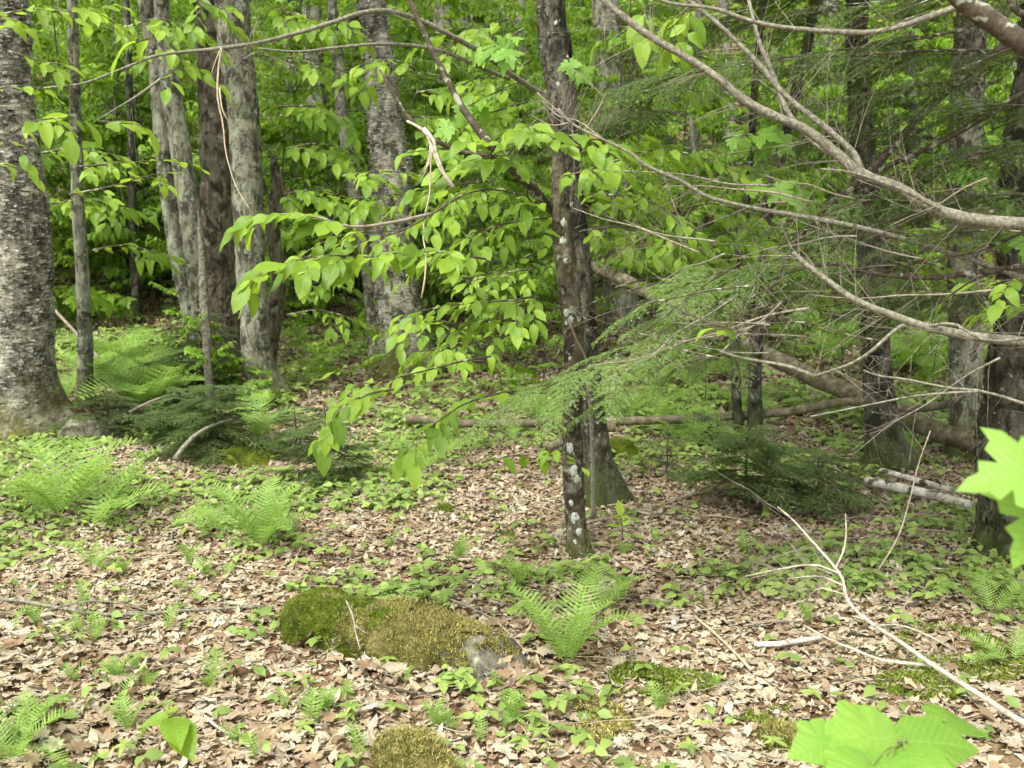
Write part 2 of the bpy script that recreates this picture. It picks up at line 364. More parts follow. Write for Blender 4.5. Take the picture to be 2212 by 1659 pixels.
M['white_bark'] = wood_mat('white_birch_bark', (.10, .085, .07), (.46, .43, .38), (.70, .68, .62), 16, .1, (.08, .07, .05))
M['log'] = wood_mat('bare_log_wood', (.05, .042, .028), (.14, .118, .08), (.27, .235, .17), 18, .1, (.10, .12, .03))
M['tan_twig'] = wood_mat('tan_twig_wood', (.24, .19, .125), (.38, .31, .22), (.50, .43, .33), 60)
M['moss_green'] = moss_mat('green_moss', [(.05, .075, .008), (.14, .18, .018), (.24, .28, .035)], None, 14)
M['moss_gold'] = moss_mat('golden_moss', [(.07, .075, .02), (.22, .205, .06), (.42, .37, .15)], None, 15)
M['moss_blade'] = leaf_mat('moss_shoot_green', [(.07, .11, .01), (.15, .20, .018), (.26, .32, .05)], (.30, .40, .05), .3, .8)
M['moss_blade_gold'] = leaf_mat('moss_shoot_gold', [(.13, .125, .03), (.32, .29, .085), (.54, .47, .19)], (.34, .32, .08), .3, .8)
M['stone'] = bark_mat('lichened_stone', (.07, .065, .045), (.17, .16, .12), (.29, .275, .215), 16, 1, .9, .25, (.30, .34, .26), 20, 0, blotch=.5)
M['white_dot'] = wood_mat('white_cap', (.6, .58, .53), (.75, .73, .68), (.8, .79, .75), 30)
M['flower'] = wood_mat('white_petal', (.7, .7, .66), (.8, .8, .77), (.85, .85, .82), 30)
M['stem_green'] = wood_mat('green_stem', (.10, .13, .04), (.16, .20, .06), (.22, .26, .08), 30)
def ground_mat():
    n = NT('forest_soil'); tc = n.n('ShaderNodeTexCoord'); v = tc.outputs['Object']
    vo = n.n('ShaderNodeTexVoronoi'); vo.inputs['Scale'].default_value = 13; n.l(v, vo.inputs['Vector']); sp = n.n('ShaderNodeSeparateColor'); n.l(vo.outputs['Color'], sp.inputs[0])
    c = n.ramp(sp.outputs[0], [(0, (.10, .055, .03)), (.35, (.20, .12, .07)), (.7, (.30, .20, .13)), (1, (.40, .29, .20))])
    d = n.noise(v, 25, 5, .7); c = n.mix(n.ramp(d, [(.4, 0.0), (.7, .7)]), c, (.06, .035, .02))
    g = n.noise(v, .9, 4, .6); c = n.mix(n.ramp(g, [(.50, 0.0), (.66, .55)]), c, (.08, .11, .02))
    return n.out(n.bsdf(c, .95, n.bump(n.math('ADD', d, vo.outputs['Distance']), 1.0, .03), .1))
M['ground'] = ground_mat()
# ------------------------------------------------------------------ the forest floor
def struct(o, kind='structure'): o['kind'] = kind; return o
ys = np.concatenate([np.arange(-9, 2, .5), np.arange(2, 9, .055), np.arange(9, 22, .2), np.arange(22, 95, 1.2)])
xs = np.concatenate([np.arange(-60, -6, 2.), np.arange(-6, 6, .065), np.arange(6, 61, 2.)])
X, Y = np.meshgrid(xs, ys); Z = H(X, Y); Z = Z + .012 * n2(X, Y, 9, 8) * (np.abs(X) < 7)
nx, ny = len(xs), len(ys); i = np.arange(ny - 1)[:, None] * nx; j = np.arange(nx - 1)[None]
ground = Geo().add(np.stack([X, Y, Z], -1), np.stack([i + j, i + j + 1, i + nx + j + 1, i + nx + j], -1).reshape(-1, 4)).build('forest_floor', M['ground'])
struct(ground)

def frustum_pts(n, y0, y1, margin=.25, power=1.0, r=rng):
    y = (y0 ** (power + 1) + r.random(n) * (y1 ** (power + 1) - y0 ** (power + 1))) ** (1 / (power + 1))
    x = (r.random(n) * 2 - 1) * (y * .5 + margin + .1 * y)
    return x, y
def normals_at(x, y):
    e = .03; return nrm(np.stack([-(H(x + e, y) - H(x - e, y)) / (2 * e), -(H(x, y + e) - H(x, y - e)) / (2 * e), np.ones_like(x)], -1))

# dead leaves: many overlapping, curled, in five shapes; the nearest ones are single objects
deadT = [leafT(3, 3, .27, .5, .35, .10, seed=1, petiole=0), leafT(3, 3, .30, .15, -.30, .12, seed=2, petiole=0), leafT(3, 3, .22, .6, .1, .12, seed=3, petiole=0),
         lobeT(MAPLE, -.12, .05, .03, 4, .25, 0), leafT(3, 3, .31, .05, .1, .08, seed=15, petiole=0), leafT(3, 3, .25, .25, -.15, .10, seed=16, petiole=0), leafT(3, 3, .26, .3, .7, .15, seed=7, petiole=0, twist=1.2), leafT(3, 3, .36, .1, .05, .10, seed=18, petiole=0)]
deadLow = [leafT(2, 3, .29, f, c, .12, seed=30 + k, petiole=0) for k, (f, c) in enumerate(((.5, .3), (.15, -.3), (.8, .1), (.1, .1), (.3, .6)))] + [lobeT(MAPLE, -.12, .05, .03, 4, 0, 0)] * 1 + [leafT(2, 3, .34, .1, .05, .1, seed=39, petiole=0), leafT(2, 3, .25, .25, -.15, .1, seed=38, petiole=0)]
def dead_set(n, y0, y1, smin, smax, r, tilt=.17, lift=.016):
    x, y = frustum_pts(n, y0, y1, r=r); N = normals_at(x, y)
    z = nrm(N + r.normal(0, tilt, (n, 3)) * [1, 1, .3]); a = r.random(n) * 2 * np.pi
    yv = np.stack([np.cos(a), np.sin(a), np.zeros(n)], -1)
    p = np.stack([x, y, H(x, y) + .006 + lift * r.random(n) ** 1.5], -1)
    s = smin + (smax - smin) * r.random(n) ** 1.3; flip = r.random(n) < .4; z[flip] *= -1
    return p, yv, z, s, r.integers(0, len(deadT), n)
near = dead_set(64000, 2.1, 7.2, .020, .060, np.random.default_rng(11))
mid = dead_set(46000, 7.0, 14, .045, .095, np.random.default_rng(12), .25, .03)
far = dead_set(24000, 13.5, 36, .13, .26, np.random.default_rng(13), .4, .06)
px, py, pd = proj(near[0]); inside = (px > 0) & (px < 2212) & (py > 0) & (py < 1659)
size = np.where(inside, near[3] / pd * (1 + near[0][:, 2] * 8), 0); top = np.argsort(-size)[:280]
near[3][top] *= 1.1; near[4][top[::3]] = 3; near[3][top[::3]] *= 1.15
dead_me = [Geo().add(V, *F, uv=U).mesh('dead_leaf', M['litter']) for V, F, U in deadT]
for t in top:
    inst('dead_leaf', dead_me[near[4][t]], mat4(near[0][t] + [0, 0, .008], near[1][t], near[2][t], near[3][t]), ground)
keep = np.ones(len(size), bool); keep[top] = False
for nm, st, kp in (('dead_leaf_litter', near, keep), ('dead_leaf_litter', mid, None), ('dead_leaf_litter', far, None)):
    g = Geo()
    for k, T in enumerate(deadT if st is near else deadLow):
        m = st[4] == k
        if kp is not None: m = m & kp
        scatter(g, T, st[0][m], st[1][m], st[2][m], st[3][m])
    g.build(nm, M['litter'], ground, kind='stuff')

# small herbs: pairs of heart-shaped leaves on short stalks, thick in the left and middle ground
herbT = leafT(3, 3, .36, .25, .30, .03, seed=9, petiole=0, tip=.8)
herbLow = leafT(2, 3, .40, .25, .30, .03, seed=9, petiole=0, tip=.8)
def herb_density(x, y):
    px, py, d = proj(np.stack([x, y, H(x, y)], -1)); v = py / 1659.0; u = px / 2212.0
    band = np.exp(-((v - .66) / .075) ** 2) * (1.0 - .35 * sstep(u, .3, .6)) * .62
    lower = np.exp(-((v - .78) / .06) ** 2) * .55
    fore = .24 * sstep(v, .78, .9) * (1 - sstep(u, .45, .75)) + .07
    right = .62 * sstep(u, .40, .62) * np.exp(-((v - .75) / .16) ** 2)
    mid_ = .75 * np.exp(-((v - .55) / .07) ** 2)
    back = .8 * (v < .5)
    clump = sstep(n2(x, y, 1.6, 21) + .6 * n2(x, y, 5, 22), -.15, .5)
    return np.clip(np.maximum.reduce([band, lower, fore, right, mid_, back]), 0, 1) * (.08 + 1.0 * clump)
for (n, y0, y1, smin, smax, hh) in ((26000, 2.2, 7.5, .030, .062, .05), (46000, 7.2, 15, .045, .085, .10), (36000, 14, 34, .10, .2, .22)):
    r = np.random.default_rng(int(y0 * 10)); x, y = frustum_pts(n, y0, y1, r=r); k = r.random(n) < herb_density(x, y); x, y = x[k], y[k]; n = len(x)
    g = Geo(); a = r.random(n) * 6.28; hz = H(x, y) + hh * (.35 + r.random(n))
    st = Geo(); b = np.stack([x, y, H(x, y) - .01], -1); t = np.stack([x + .01 * np.cos(a), y + .01 * np.sin(a), hz], -1); wv = np.stack([np.full(n, .0012), np.zeros(n), np.zeros(n)], -1) * (1 if y0 < 10 else 2)
    for q in range(3 if y0 < 10 else 2):
        aa = a + q * 2.2 + r.normal(0, .4, n); yv = np.stack([np.cos(aa), np.sin(aa), -.1 + .3 * r.random(n)], -1)
        zv = nrm(np.stack([r.normal(0, .35, n), r.normal(-.15, .35, n), np.ones(n)], -1)); sel = np.ones(n, bool) if q < 2 else r.random(n) < .4
        scatter(g, herbT if y0 < 5 else herbLow, t[sel], yv[sel], zv[sel], r.uniform(smin, smax, n)[sel])
    g.build('ground_herbs', M['herb'], kind='stuff')
    if y0 < 10:
        V = np.stack([b - wv, b + wv, t + wv * .6, t - wv * .6], 1).reshape(-1, 3); st.add(V, np.arange(len(V)).reshape(-1, 4)); st.build('herb_stalks', M['stem_green'], kind='stuff')

# fine debris: needles, crumbs and twiglets between the leaves
r = np.random.default_rng(31); n = 20000; x, y = frustum_pts(n, 2.1, 9, r=r); a = r.random(n) * 6.28; L = r.uniform(.01, .06, n); p = np.stack([x, y, H(x, y) + .012 + .02 * r.random(n)], -1)
dv = np.stack([np.cos(a), np.sin(a), r.normal(0, .15, n)], -1); wd = nrm(np.cross(dv, [0, 0, 1.])) * (.0009 + .0014 * r.random(n))[:, None]; up = np.array([0, 0, .002])
V = np.stack([p - wd, p + wd, p + dv * L[:, None] + wd * .5 + up, p + dv * L[:, None] - wd * .5 + up, p + up * 1.5], 1).reshape(-1, 3); q = np.arange(n)[:, None] * 5
g = Geo().add(V, np.concatenate([q + [0, 1, 4], q + [1, 2, 4], q + [2, 3, 4], q + [3, 0, 4]])); g.build('twig_debris', M['tan_twig'], ground, kind='stuff', smooth=False)

# ------------------------------------------------------------------ shared pieces: fronds, leafy branches, hemlock sprays
def frond_geo(L=.5, npin=20, arch=1.0, seed=0, wide=.2, teeth=8, rise=1.1):
    r = np.random.default_rng(seed); n = 24; t = np.linspace(0, 1, n); ang = rise - arch * t ** 1.4
    P = np.cumsum(np.stack([np.cos(ang), .05 * np.sin(3 * t + seed), np.sin(ang)], -1) * L / n, 0); P = np.vstack([[0, 0, 0], P]); g = Geo()
    tube(g, P, np.linspace(.0022, .0007, len(P)), 3, cap=False)
    T = nrm(np.gradient(P, axis=0))
    for k in range(npin):
        f = .16 + .84 * k / npin; idx = f * (len(P) - 1); i = int(idx); c = P[i] + (P[min(i + 1, len(P) - 1)] - P[i]) * (idx - i); tt = T[i]
        pl = L * wide * (math.sin(math.pi * min(1, (f - .10) / .95) ** .75) ** .9 + .05) * r.uniform(.92, 1.05)
        up = nrm(np.cross(tt, [0, 1, 0]) * -1)
        for sgn in (-1, 1):
            d = nrm(np.array([0, sgn, 0]) + tt * .38 + up * r.normal(-.12, .07)); 
            w0 = L / npin * .78; m = teeth; V, F = [], []
            for q in range(m + 1):
                s = q / m; wl = w0 * .5 * (1 - s) ** .7 + .0006; e = 1.05 if q % 2 else .42; pc = c + d * pl * s - up * .10 * pl * s * s
                V += [pc + tt * wl * e + up * .08 * wl, pc, pc - tt * wl * e + up * .08 * wl]
            for q in range(m):
                a = q * 3; F += [(a, a + 1, a + 4, a + 3), (a + 1, a + 2, a + 5, a + 4)]
            g.add(np.array(V), np.array(F))
    return g
FR = [frond_geo(.5, 20, 1.0 + .12 * k, k, .19 + .01 * k, 8, 1.15) for k in range(4)]
BR = [frond_geo(.5, 15, .9 + .1 * k, 30 + k, .24, 6, 1.15).mesh('frond', M['fern']) for k in range(3)]
FROND = [f.mesh('frond', M['fern']) for f in FR]
SF = [frond_geo(.16, 10, .9, 20 + k, .32, 6, 1.2).mesh('frond', M['fern']) for k in range(3)]
def fern(base, n, size, label, group=None, az=None, spread=6.28, lean=.0, r=random, meshes=FROND, ref=.5, droop=0.0):
    t = thing('fern', label, 'fern', base, group)
    for k in range(n):
        a = (az or 0) + (k / max(1, n) - .5) * spread + r.uniform(-.25, .25); s = size / ref * r.uniform(.75, 1.1)
        Mx = Matrix.Translation(base) @ Matrix.Rotation(a, 4, 'Z') @ Matrix.Rotation(lean + r.uniform(-.18, .22) + droop, 4, 'Y') @ Matrix.Rotation(r.uniform(-.3, .3), 4, 'X') @ Matrix.Scale(s, 4)
        inst('frond', meshes[r.randrange(len(meshes))], Mx, t)
    return t

smallT = leafT(3, 3, .27, .25, .35, .04, seed=11, petiole=.1)
smallM = lobeT(MAPLE, .15, .15, .02, 12, .3, 0)
def fan_geo(L=.9, leaf=.085, T=smallT, seed=0, droop=.25, dens=1.35, jit=.3, size_jit=.3):
    """A flat leafy branch along +X: returns (wood, leaves)."""
    r = np.random.default_rng(seed); wood, lv = Geo(), Geo(); n = 12; t = np.linspace(0, 1, n)
    def axis(p0, d, ln, m):
        tt = np.linspace(0, 1, m)[:, None]; side = nrm(np.cross(d, [0, 0, 1.])) * r.normal(0, .06)
        return p0 + d * tt * ln + side * ln * np.sin(tt * 3) - np.array([0, 0, droop]) * ln * tt ** 2 * .5
    pos, dr, nn, ss = [], [], [], []
    def leaves(P, step):
        seg = np.linalg.norm(np.diff(P, axis=0), axis=1); cum = np.concatenate([[0], np.cumsum(seg)]); q = step; sg = 1
        while q <= cum[-1] + 1e-6:
            k = min(np.searchsorted(cum, q) - 1, len(seg) - 1); f = (q - cum[k]) / seg[k]; c = P[k] + (P[k + 1] - P[k]) * f; d = nrm(P[k + 1] - P[k])
            sd = np.cross(d, [0, 0, 1.]) * sg; dd = nrm(d * r.uniform(.35, .8) + sd * r.uniform(.6, 1) + np.array([0, 0, r.uniform(-.75, -.05)]))
            pos.append(c); dr.append(dd); nn.append(nrm(np.array([0, 0, 1.]) + r.normal(0, jit + .12, 3))); ss.append(leaf * r.uniform(1 - size_jit, 1 + size_jit * .6)); sg = -sg; q += step * r.uniform(.7, 1.3)
        pos.append(P[-1]); dr.append(nrm(P[-1] - P[-2] + [0, 0, -.2])); nn.append(np.array([0, 0, 1.])); ss.append(leaf)
    main = axis(np.zeros(3), np.array([1., 0, .12]), L, n); tube(wood, main, np.linspace(.006, .002, n), 4, cap=False); leaves(main[3:], .055 / dens)
    for k in range(int(9 * dens)):
        f = r.uniform(.18, .92); p0 = main[int(f * (n - 1))]; sg = 1 if k % 2 else -1; ln = L * r.uniform(.28, .5) * (1.1 - f * .6)
        d = nrm(np.array([.75, sg * r.uniform(.6, 1.0), r.uniform(-.1, .15)])); tw = axis(p0, d, ln, 6); tube(wood, tw, np.linspace(.0035, .0013, 6), 3, cap=False); leaves(tw, .05 / dens)
    scatter(lv, T, np.array(pos), np.array(dr), np.array(nn), np.array(ss)); return wood, lv
def both(wl, name, mw, ml):                                   # wood and leaves in one mesh with two materials
    wood, lv = wl; g = Geo(); nf = sum(len(f) for f in wood.F)
    g.V, g.F, g.U, g.n = list(wood.V), list(wood.F), list(wood.U), wood.n
    for f in lv.F: g.F.append(f + wood.n)
    g.V += lv.V; g.U += lv.U; g.n += lv.n
    me = g.mesh(name, mw); me.materials.append(ml); tot = len(me.polygons); mi = np.zeros(tot, np.int32); mi[nf:] = 1
    me.polygons.foreach_set('material_index', mi); me.update(); return me
FAN = [both(fan_geo(.9, .085, smallT, 40 + k), 'leafy_branch', M['dark_limb'], M['leaf_far']) for k in range(6)]
FANM = [both(fan_geo(.8, .095, smallM, 60 + k, .3, .95), 'leafy_branch', M['dark_limb'], M['leaf_far']) for k in range(4)]
FANB = [both(fan_geo(.9, .085, smallT, 80 + k), 'leafy_branch', M['dark_limb'], M['leaf_far2']) for k in range(4)]

def hemlock_geo(L=.5, seed=0, tips=.0, droop=.25, needle=.0155, step=.0052, side_step=.025, wide=.42):
    """A flat feathery spray along +X: (wood, needles, tips)."""
    r = np.random.default_rng(seed); wood, tp = Geo(), Geo(); C, D, N, Sz = [], [], [], []
    def tw(p0, d, ln, r0, m, step):
        t = np.linspace(0, 1, m)[:, None]; P = p0 + d * ln * t - np.array([0, 0, droop]) * ln * t ** 2 + nrm(np.cross(d, [0, 0, 1.])) * ln * .06 * np.sin(t * r.uniform(2, 5) + r.uniform(0, 3))
        tube(wood, P, np.linspace(r0, r0 * .4, m), 3, cap=False); k = int(ln / step); tt = (np.arange(k) + .5) / max(k, 1)
        idx = tt * (m - 1); ii = np.minimum(idx.astype(int), m - 2); c = P[ii] + (P[ii + 1] - P[ii]) * (idx - ii)[:, None]; dd = nrm(P[ii + 1] - P[ii]); sd = np.cross(dd, [0, 0, 1.])
        for sg in (-1, 1):
            C.append(c); D.append(nrm(sd * sg + dd * .45 + r.normal(0, .22, (k, 3)))); N.append(nrm(np.array([0, 0, 1.]) + r.normal(0, .3, (k, 3)))); Sz.append(needle * r.uniform(.7, 1.15, k) * (1 - .3 * tt))
        return P
    main = tw(np.zeros(3), np.array([1., 0, .05]), L, .0028, 12, step)
    k = 0; q = .07
    while q < L * .97:
        f = q / L; p0 = main[min(int(f * 11), 11)] * (1 - (f * 11 % 1)) + main[min(int(f * 11) + 1, 11)] * (f * 11 % 1); sg = 1 if k % 2 else -1
        ln = L * wide * (1 - f) ** .8 * r.uniform(.7, 1.1) + .03; d = nrm(np.array([.8, sg * .9, r.uniform(-.30, .12)])); P = tw(p0, d, ln, .0014, 6, step)
        if ln > .09:
            for b in range(int(ln / .05)):
                p1 = P[min(1 + b, 5)]; s2 = 1 if b % 2 else -1; d2 = nrm(d + s2 * .8 * np.cross(d, [0, 0, 1.])); P2 = tw(p1, d2, ln * .33 * r.uniform(.6, 1.1), .0008, 4, step)
                if r.random() < tips: tp.add(*_bud(P2[-1], r))
        if r.random() < tips: tp.add(*_bud(P[-1], r))
        q += side_step * r.uniform(.8, 1.3); k += 1
    nd = Geo(); nT = (np.array([(-.11, 0, 0), (.11, 0, 0), (.12, .85, .02), (-.12, .85, .02)]), [np.array([(0, 1, 2, 3)])], np.zeros((4, 2)))
    scatter(nd, nT, np.concatenate(C), np.concatenate(D), np.concatenate(N), np.concatenate(Sz)); return wood, nd, tp
def _bud(c, r):
    s = .0042 * r.uniform(.7, 1.3); V = np.array([(1, 0, 0), (0, 1, 0), (-1, 0, 0), (0, -1, 0), (0, 0, 1), (0, 0, -1)]) * s + c
    return V, np.array([(0, 1, 4), (1, 2, 4), (2, 3, 4), (3, 0, 4), (1, 0, 5), (2, 1, 5), (3, 2, 5), (0, 3, 5)])
def hem_mesh(wl, mat):
    wood, nd, tp = wl; me = both((wood, nd), 'needle_spray', M['dark_limb'], mat)
    if tp.n:
        g = Geo(); n0 = wood.n + nd.n; g.V = wood.V + nd.V + tp.V; g.U = wood.U + nd.U + tp.U; g.F = list(wood.F) + [f + wood.n for f in nd.F] + [f + n0 for f in tp.F]; g.n = n0 + tp.n
        a = sum(len(f) for f in wood.F); b = a + sum(len(f) for f in nd.F); me = g.mesh('needle_spray', M['dark_limb']); me.materials.append(mat); me.materials.append(M['hemlock_tip'])
        mi = np.zeros(len(me.polygons), np.int32); mi[a:b] = 1; mi[b:] = 2; me.polygons.foreach_set('material_index', mi); me.update()
    return me
HEM = [hem_mesh(hemlock_geo(.5, 100 + k), M['hemlock']) for k in range(4)]
HEMD = [hem_mesh(hemlock_geo(.4, 130 + k, 0, .2, .0155, .0042, .016, .5), M['hemlock']) for k in range(3)]
HEML = [hem_mesh(hemlock_geo(.5, 110 + k, .95, .25, .0155, .0046, .020), M['hemlock_light']) for k in range(4)]
HEMF = [hem_mesh(hemlock_geo(.6, 120 + k, 0, .3, .03, .016, .05), M['hemlock']) for k in range(3)]
# ------------------------------------------------------------------ tree trunks
def flare_fn(base_z, h, amt, lobes, seed):
    r = random.Random(seed); ph = r.uniform(0, 6)
    def f(i, th, P, R):
        z = (P[:, 2] - base_z)[:, None]; e = np.exp(-np.maximum(z, 0) / h)
        return 1 + amt * e * (1 + .55 * np.cos(lobes * th[None] + ph) + .25 * np.cos((lobes + 2) * th[None] + 2 * ph)) + .04 * np.cos(2 * th[None] + ph)
    return f
def add_twigs(g, P, n, L, r0, rr, lo=0.0, hi=1.0, out=.8, down=0.0, sub=2):
    for _ in range(n):
        k = rr.integers(int(lo * (len(P) - 2)), max(int(hi * (len(P) - 2)), 1) + 1); d = nrm(P[k + 1] - P[k]); v = nrm(rr.standard_normal(3)); v = nrm(v - d * np.dot(v, d)); dd = nrm(d * .6 + v * out + [0, 0, -down])
        ln = L * rr.uniform(.4, 1.2); m = 6; t = np.linspace(0, 1, m)[:, None]; Q = P[k] + dd * ln * t + v * ln * .2 * t ** 2 + rr.normal(0, .012 * ln, (m, 3)) * t; tube(g, Q, np.linspace(r0, r0 * .35, m), 3, cap=False)
        for s_ in range(sub):
            j = rr.integers(1, m - 1); v2 = nrm(rr.standard_normal(3)); d2 = nrm(dd * .7 + v2 * .8); q2 = Q[j] + d2 * ln * .4 * np.linspace(0, 1, 4)[:, None]; tube(g, q2, np.linspace(r0 * .6, r0 * .25, 4), 3, cap=False)
TREES = {}
def tree(name, label, pts, mat, extra=5.0, k=28, rough=.07, freq=14, flare=(.12, .6, 4), seed=1, group=None, Y=None, base_off=0, yslope=0.0, cat='tree', step=.05, grow=.55, stubs=5, flakes=500, fl_size=.026, fl_vert=True):
    """pts: (x, y, width) on the measuring grid, from the foot upwards; the trunk stands at the foot's distance."""
    b = G(pts[0][0], pts[0][1]); Yb = b[1] if Y is None else Y
    P, R = [], []
    for (x, y, wd) in pts:
        p = WY(x, y, Yb)
        if yslope: p = WY(x, y, Yb + yslope * (p[2] - b[2]))
        P.append(p); R.append(R_px(wd, depth(p)))
    foot = P[0].copy(); foot[2] = H(foot[0], foot[1]) - .12
    P = [foot + (0, 0, 0)] + P; R = [R[0]] + R
    if P[1][2] - P[0][2] < .05: P[1] = P[1] + np.array([0, 0, .1])
    if extra:
        d = nrm(P[-1] - P[-3 if len(P) > 3 else -2]); d = nrm(d + [0, 0, .6]); P.append(P[-1] + d * extra * .5); P.append(P[-1] + nrm(d + [0, 0, .5]) * extra * .5); R += [R[-1] * .9, R[-1] * grow]
    P = np.array(P); L = np.sum(np.linalg.norm(np.diff(P, axis=0), axis=1)); n = int(max(20, min(330, L / (step * .62))))
    S_ = smooth_path(np.column_stack([P, R]), n); S_[:, :2] += (.16 * S_[:, 3:4] + .006) * np.stack([fbm(np.stack([S_[:, 2] * 1.7, S_[:, 2] * 0 + seed, S_[:, 2] * 0], -1), 3, seed), fbm(np.stack([S_[:, 2] * 1.7, S_[:, 2] * 0 + seed + 9, S_[:, 2] * 0], -1), 3, seed + 1)], -1)
    t = thing(name, label, cat, (foot[0], foot[1], H(foot[0], foot[1])), group)
    g = Geo(); tube(g, S_[:, :3], np.maximum(S_[:, 3], .002), int(k * 1.6), rough * 1.35, freq, seed, flare_fn(float(H(foot[0], foot[1])), flare[1] * .35, flare[0], flare[2], seed))
    g.build('trunk', mat, t); TREES[label] = (t, S_)
    if stubs:
        g = Geo(); rr = np.random.default_rng(seed + 70); add_twigs(g, S_[:, :3], stubs, .35, .003, rr, .12, .75, 1.6, .1); g.build('dead_twigs', M['dark_limb'], t, kind='stuff')
    if flakes: bark_flakes(t, S_, flakes, mat, seed, fl_size, fl_vert)
    return t, S_
def bark_flakes(t, S_, n, mat, seed, size=.022, vert=True):  # plates and shreds of bark lifting off the trunk
    r = np.random.default_rng(seed); P = S_[:, :3]; k = np.where((P[:, 2] > t.location.z + .02) & (P[:, 2] < t.location.z + 5.5))[0]; i = r.choice(k, n); a = r.uniform(-math.pi * 1.1, .1 * math.pi, n); rad = S_[i, 3]
    D = np.stack([np.cos(a), np.sin(a), np.zeros(n)], -1); Tn = np.stack([-np.sin(a), np.cos(a), np.zeros(n)], -1); up = np.array([[0, 0, 1.]]); c = P[i] + D * (rad * r.uniform(.97, 1.04, n))[:, None] + up * r.uniform(-.03, .03, (n, 1))
    A, B = (Tn, up) if vert else (up, Tn); w_ = size * r.uniform(.15, .45, (n, 1)); h = size * r.uniform(.5, 1.8, (n, 1)); o = D * size * r.uniform(.0, .35, (n, 1)); B = B * np.where(r.random((n, 1)) < .5, 1., -1.)
    V = np.stack([c - A * w_, c + A * w_ * r.uniform(.3, 1, (n, 1)), c + A * w_ + B * h + o, c - A * w_ * r.uniform(.2, 1, (n, 1)) + B * h * r.uniform(.6, 1, (n, 1)) + o], 1).reshape(-1, 3)
    Geo().add(V, np.arange(n * 4).reshape(-1, 4)).build('bark_flakes', mat, t, kind='stuff', smooth=False)

tb, Sb = tree('birch_tree', 'thick peeling birch trunk with a mossy foot at the left edge', [(48, 935, 190), (30, 860, 182), (18, 700, 176), (10, 500, 172), (0, 300, 158), (-12, 100, 140), (-20, -20, 136)], M['birch'], 6, 56, .05, 9, (.16, .9, 5), 3, step=.03, flakes=4200, fl_size=.03, fl_vert=False)
# curls of loose bark standing off the birch
def bark_curls(t, S_, n, zlo, zhi, size, mat, seed, name='bark_curls'):
    r = np.random.default_rng(seed); g = Geo(); P = S_[:, :3]; k = np.where((P[:, 2] > zlo) & (P[:, 2] < zhi))[0]
    if len(k) < 2: return
    i = r.choice(k, n); a = r.uniform(-math.pi, 0.0, n) if True else 0; rad = S_[i, 3]; D = np.stack([np.cos(a), np.sin(a), np.zeros(n)], -1); Tn = np.stack([-np.sin(a), np.cos(a), np.zeros(n)], -1)
    c = P[i] + D * (rad * 1.01)[:, None] + np.stack([np.zeros(n), np.zeros(n), r.uniform(-.03, .03, n)], -1); wd = size * r.uniform(.4, 1.8, n)[:, None]; h = (size * r.uniform(.12, .35, n))[:, None]; o = (size * r.uniform(.05, .35, n))[:, None]; up = np.array([0, 0, 1.])
    sg = np.where(r.random(n) < .5, 1., -1.)[:, None]
    V = np.stack([c - up * h, c + up * h, c + Tn * sg * wd * .5 + D * o * .3 + up * h * .8, c + Tn * sg * wd * .5 + D * o * .3 - up * h * .8, c + Tn * sg * wd * .9 + D * o * 1.2 + up * h * .5, c + Tn * sg * wd * .9 + D * o * 1.2 - up * h * .5], 1).reshape(-1, 3)
    q = np.arange(n)[:, None] * 6; g.add(V, np.concatenate([q + [0, 1, 2, 3], q + [3, 2, 4, 5]])); g.build(name, mat, t, kind='stuff')
bark_curls(tb, Sb, 1500, .5, 4.5, .045, M['birch'], 5)
tree('tree', 'slim grey trunk rising just right of the thick birch at the left', [(185, 880, 36), (182, 700, 30), (172, 480, 27), (165, 300, 24), (160, 100, 22), (156, -20, 21)], M['grey_bark'], 4, 18, .06, 20, (.12, .4, 3), 7)
CG = 'leaning stems of the maple clump'
tree('maple_tree', 'leftmost stem of the clump, leaning left, pale with green lichen', [(440, 815, 40), (420, 720, 38), (395, 600, 38), (375, 480, 38), (358, 340, 40), (345, 200, 38), (325, 60, 36), (312, -30, 36)], M['grey_bark'], 5, 22, .07, 16, (.10, .5, 4), 8, CG, flakes=1100)
tree('maple_tree', 'second stem of the clump, curving beside the leftmost one, blotched dark', [(452, 830, 40), (440, 720, 40), (425, 600, 40), (410, 470, 44), (392, 340, 44), (372, 200, 40), (355, 80, 32), (345, -30, 30)], M['grey_bark'], 5, 22, .08, 16, (.10, .5, 3), 9, CG, yslope=.04)
tree('maple_tree', 'reddish-brown furrowed trunk in the middle of the clump', [(492, 800, 80), (486, 690, 70), (475, 560, 66), (468, 420, 62), (460, 260, 60), (450, 100, 52), (444, -30, 48)], M['brown_bark'], 6, 30, .09, 18, (.16, .7, 5), 10, CG, flakes=1600)
tree('maple_tree', 'grey trunk standing rightmost and tallest in the clump, mossy at its foot', [(572, 868, 82), (556, 760, 60), (548, 640, 58), (540, 500, 64), (530, 340, 64), (518, 180, 66), (505, 40, 72), (500, -30, 72)], M['grey_bark'], 6, 30, .07, 14, (.30, .6, 5), 11, CG, flakes=1800)
tree('maple_tree', 'short crooked snag against the right side of the maple clump, broken off at the top', [(578, 850, 36), (580, 780, 32), (592, 680, 34), (604, 600, 30), (592, 500, 28), (600, 400, 24), (592, 345, 12)], M['brown_bark'], 0, 16, .14, 20, (.2, .4, 3), 12, CG)
tree('dead_sapling', 'thin pale dead stem standing in front of the maple clump', [(452, 905, 12), (450, 820, 16), (445, 700, 20), (438, 580, 16), (432, 470, 7)], M['pale_limb'], 0, 10, .12, 30, (.05, .3, 3), 13)
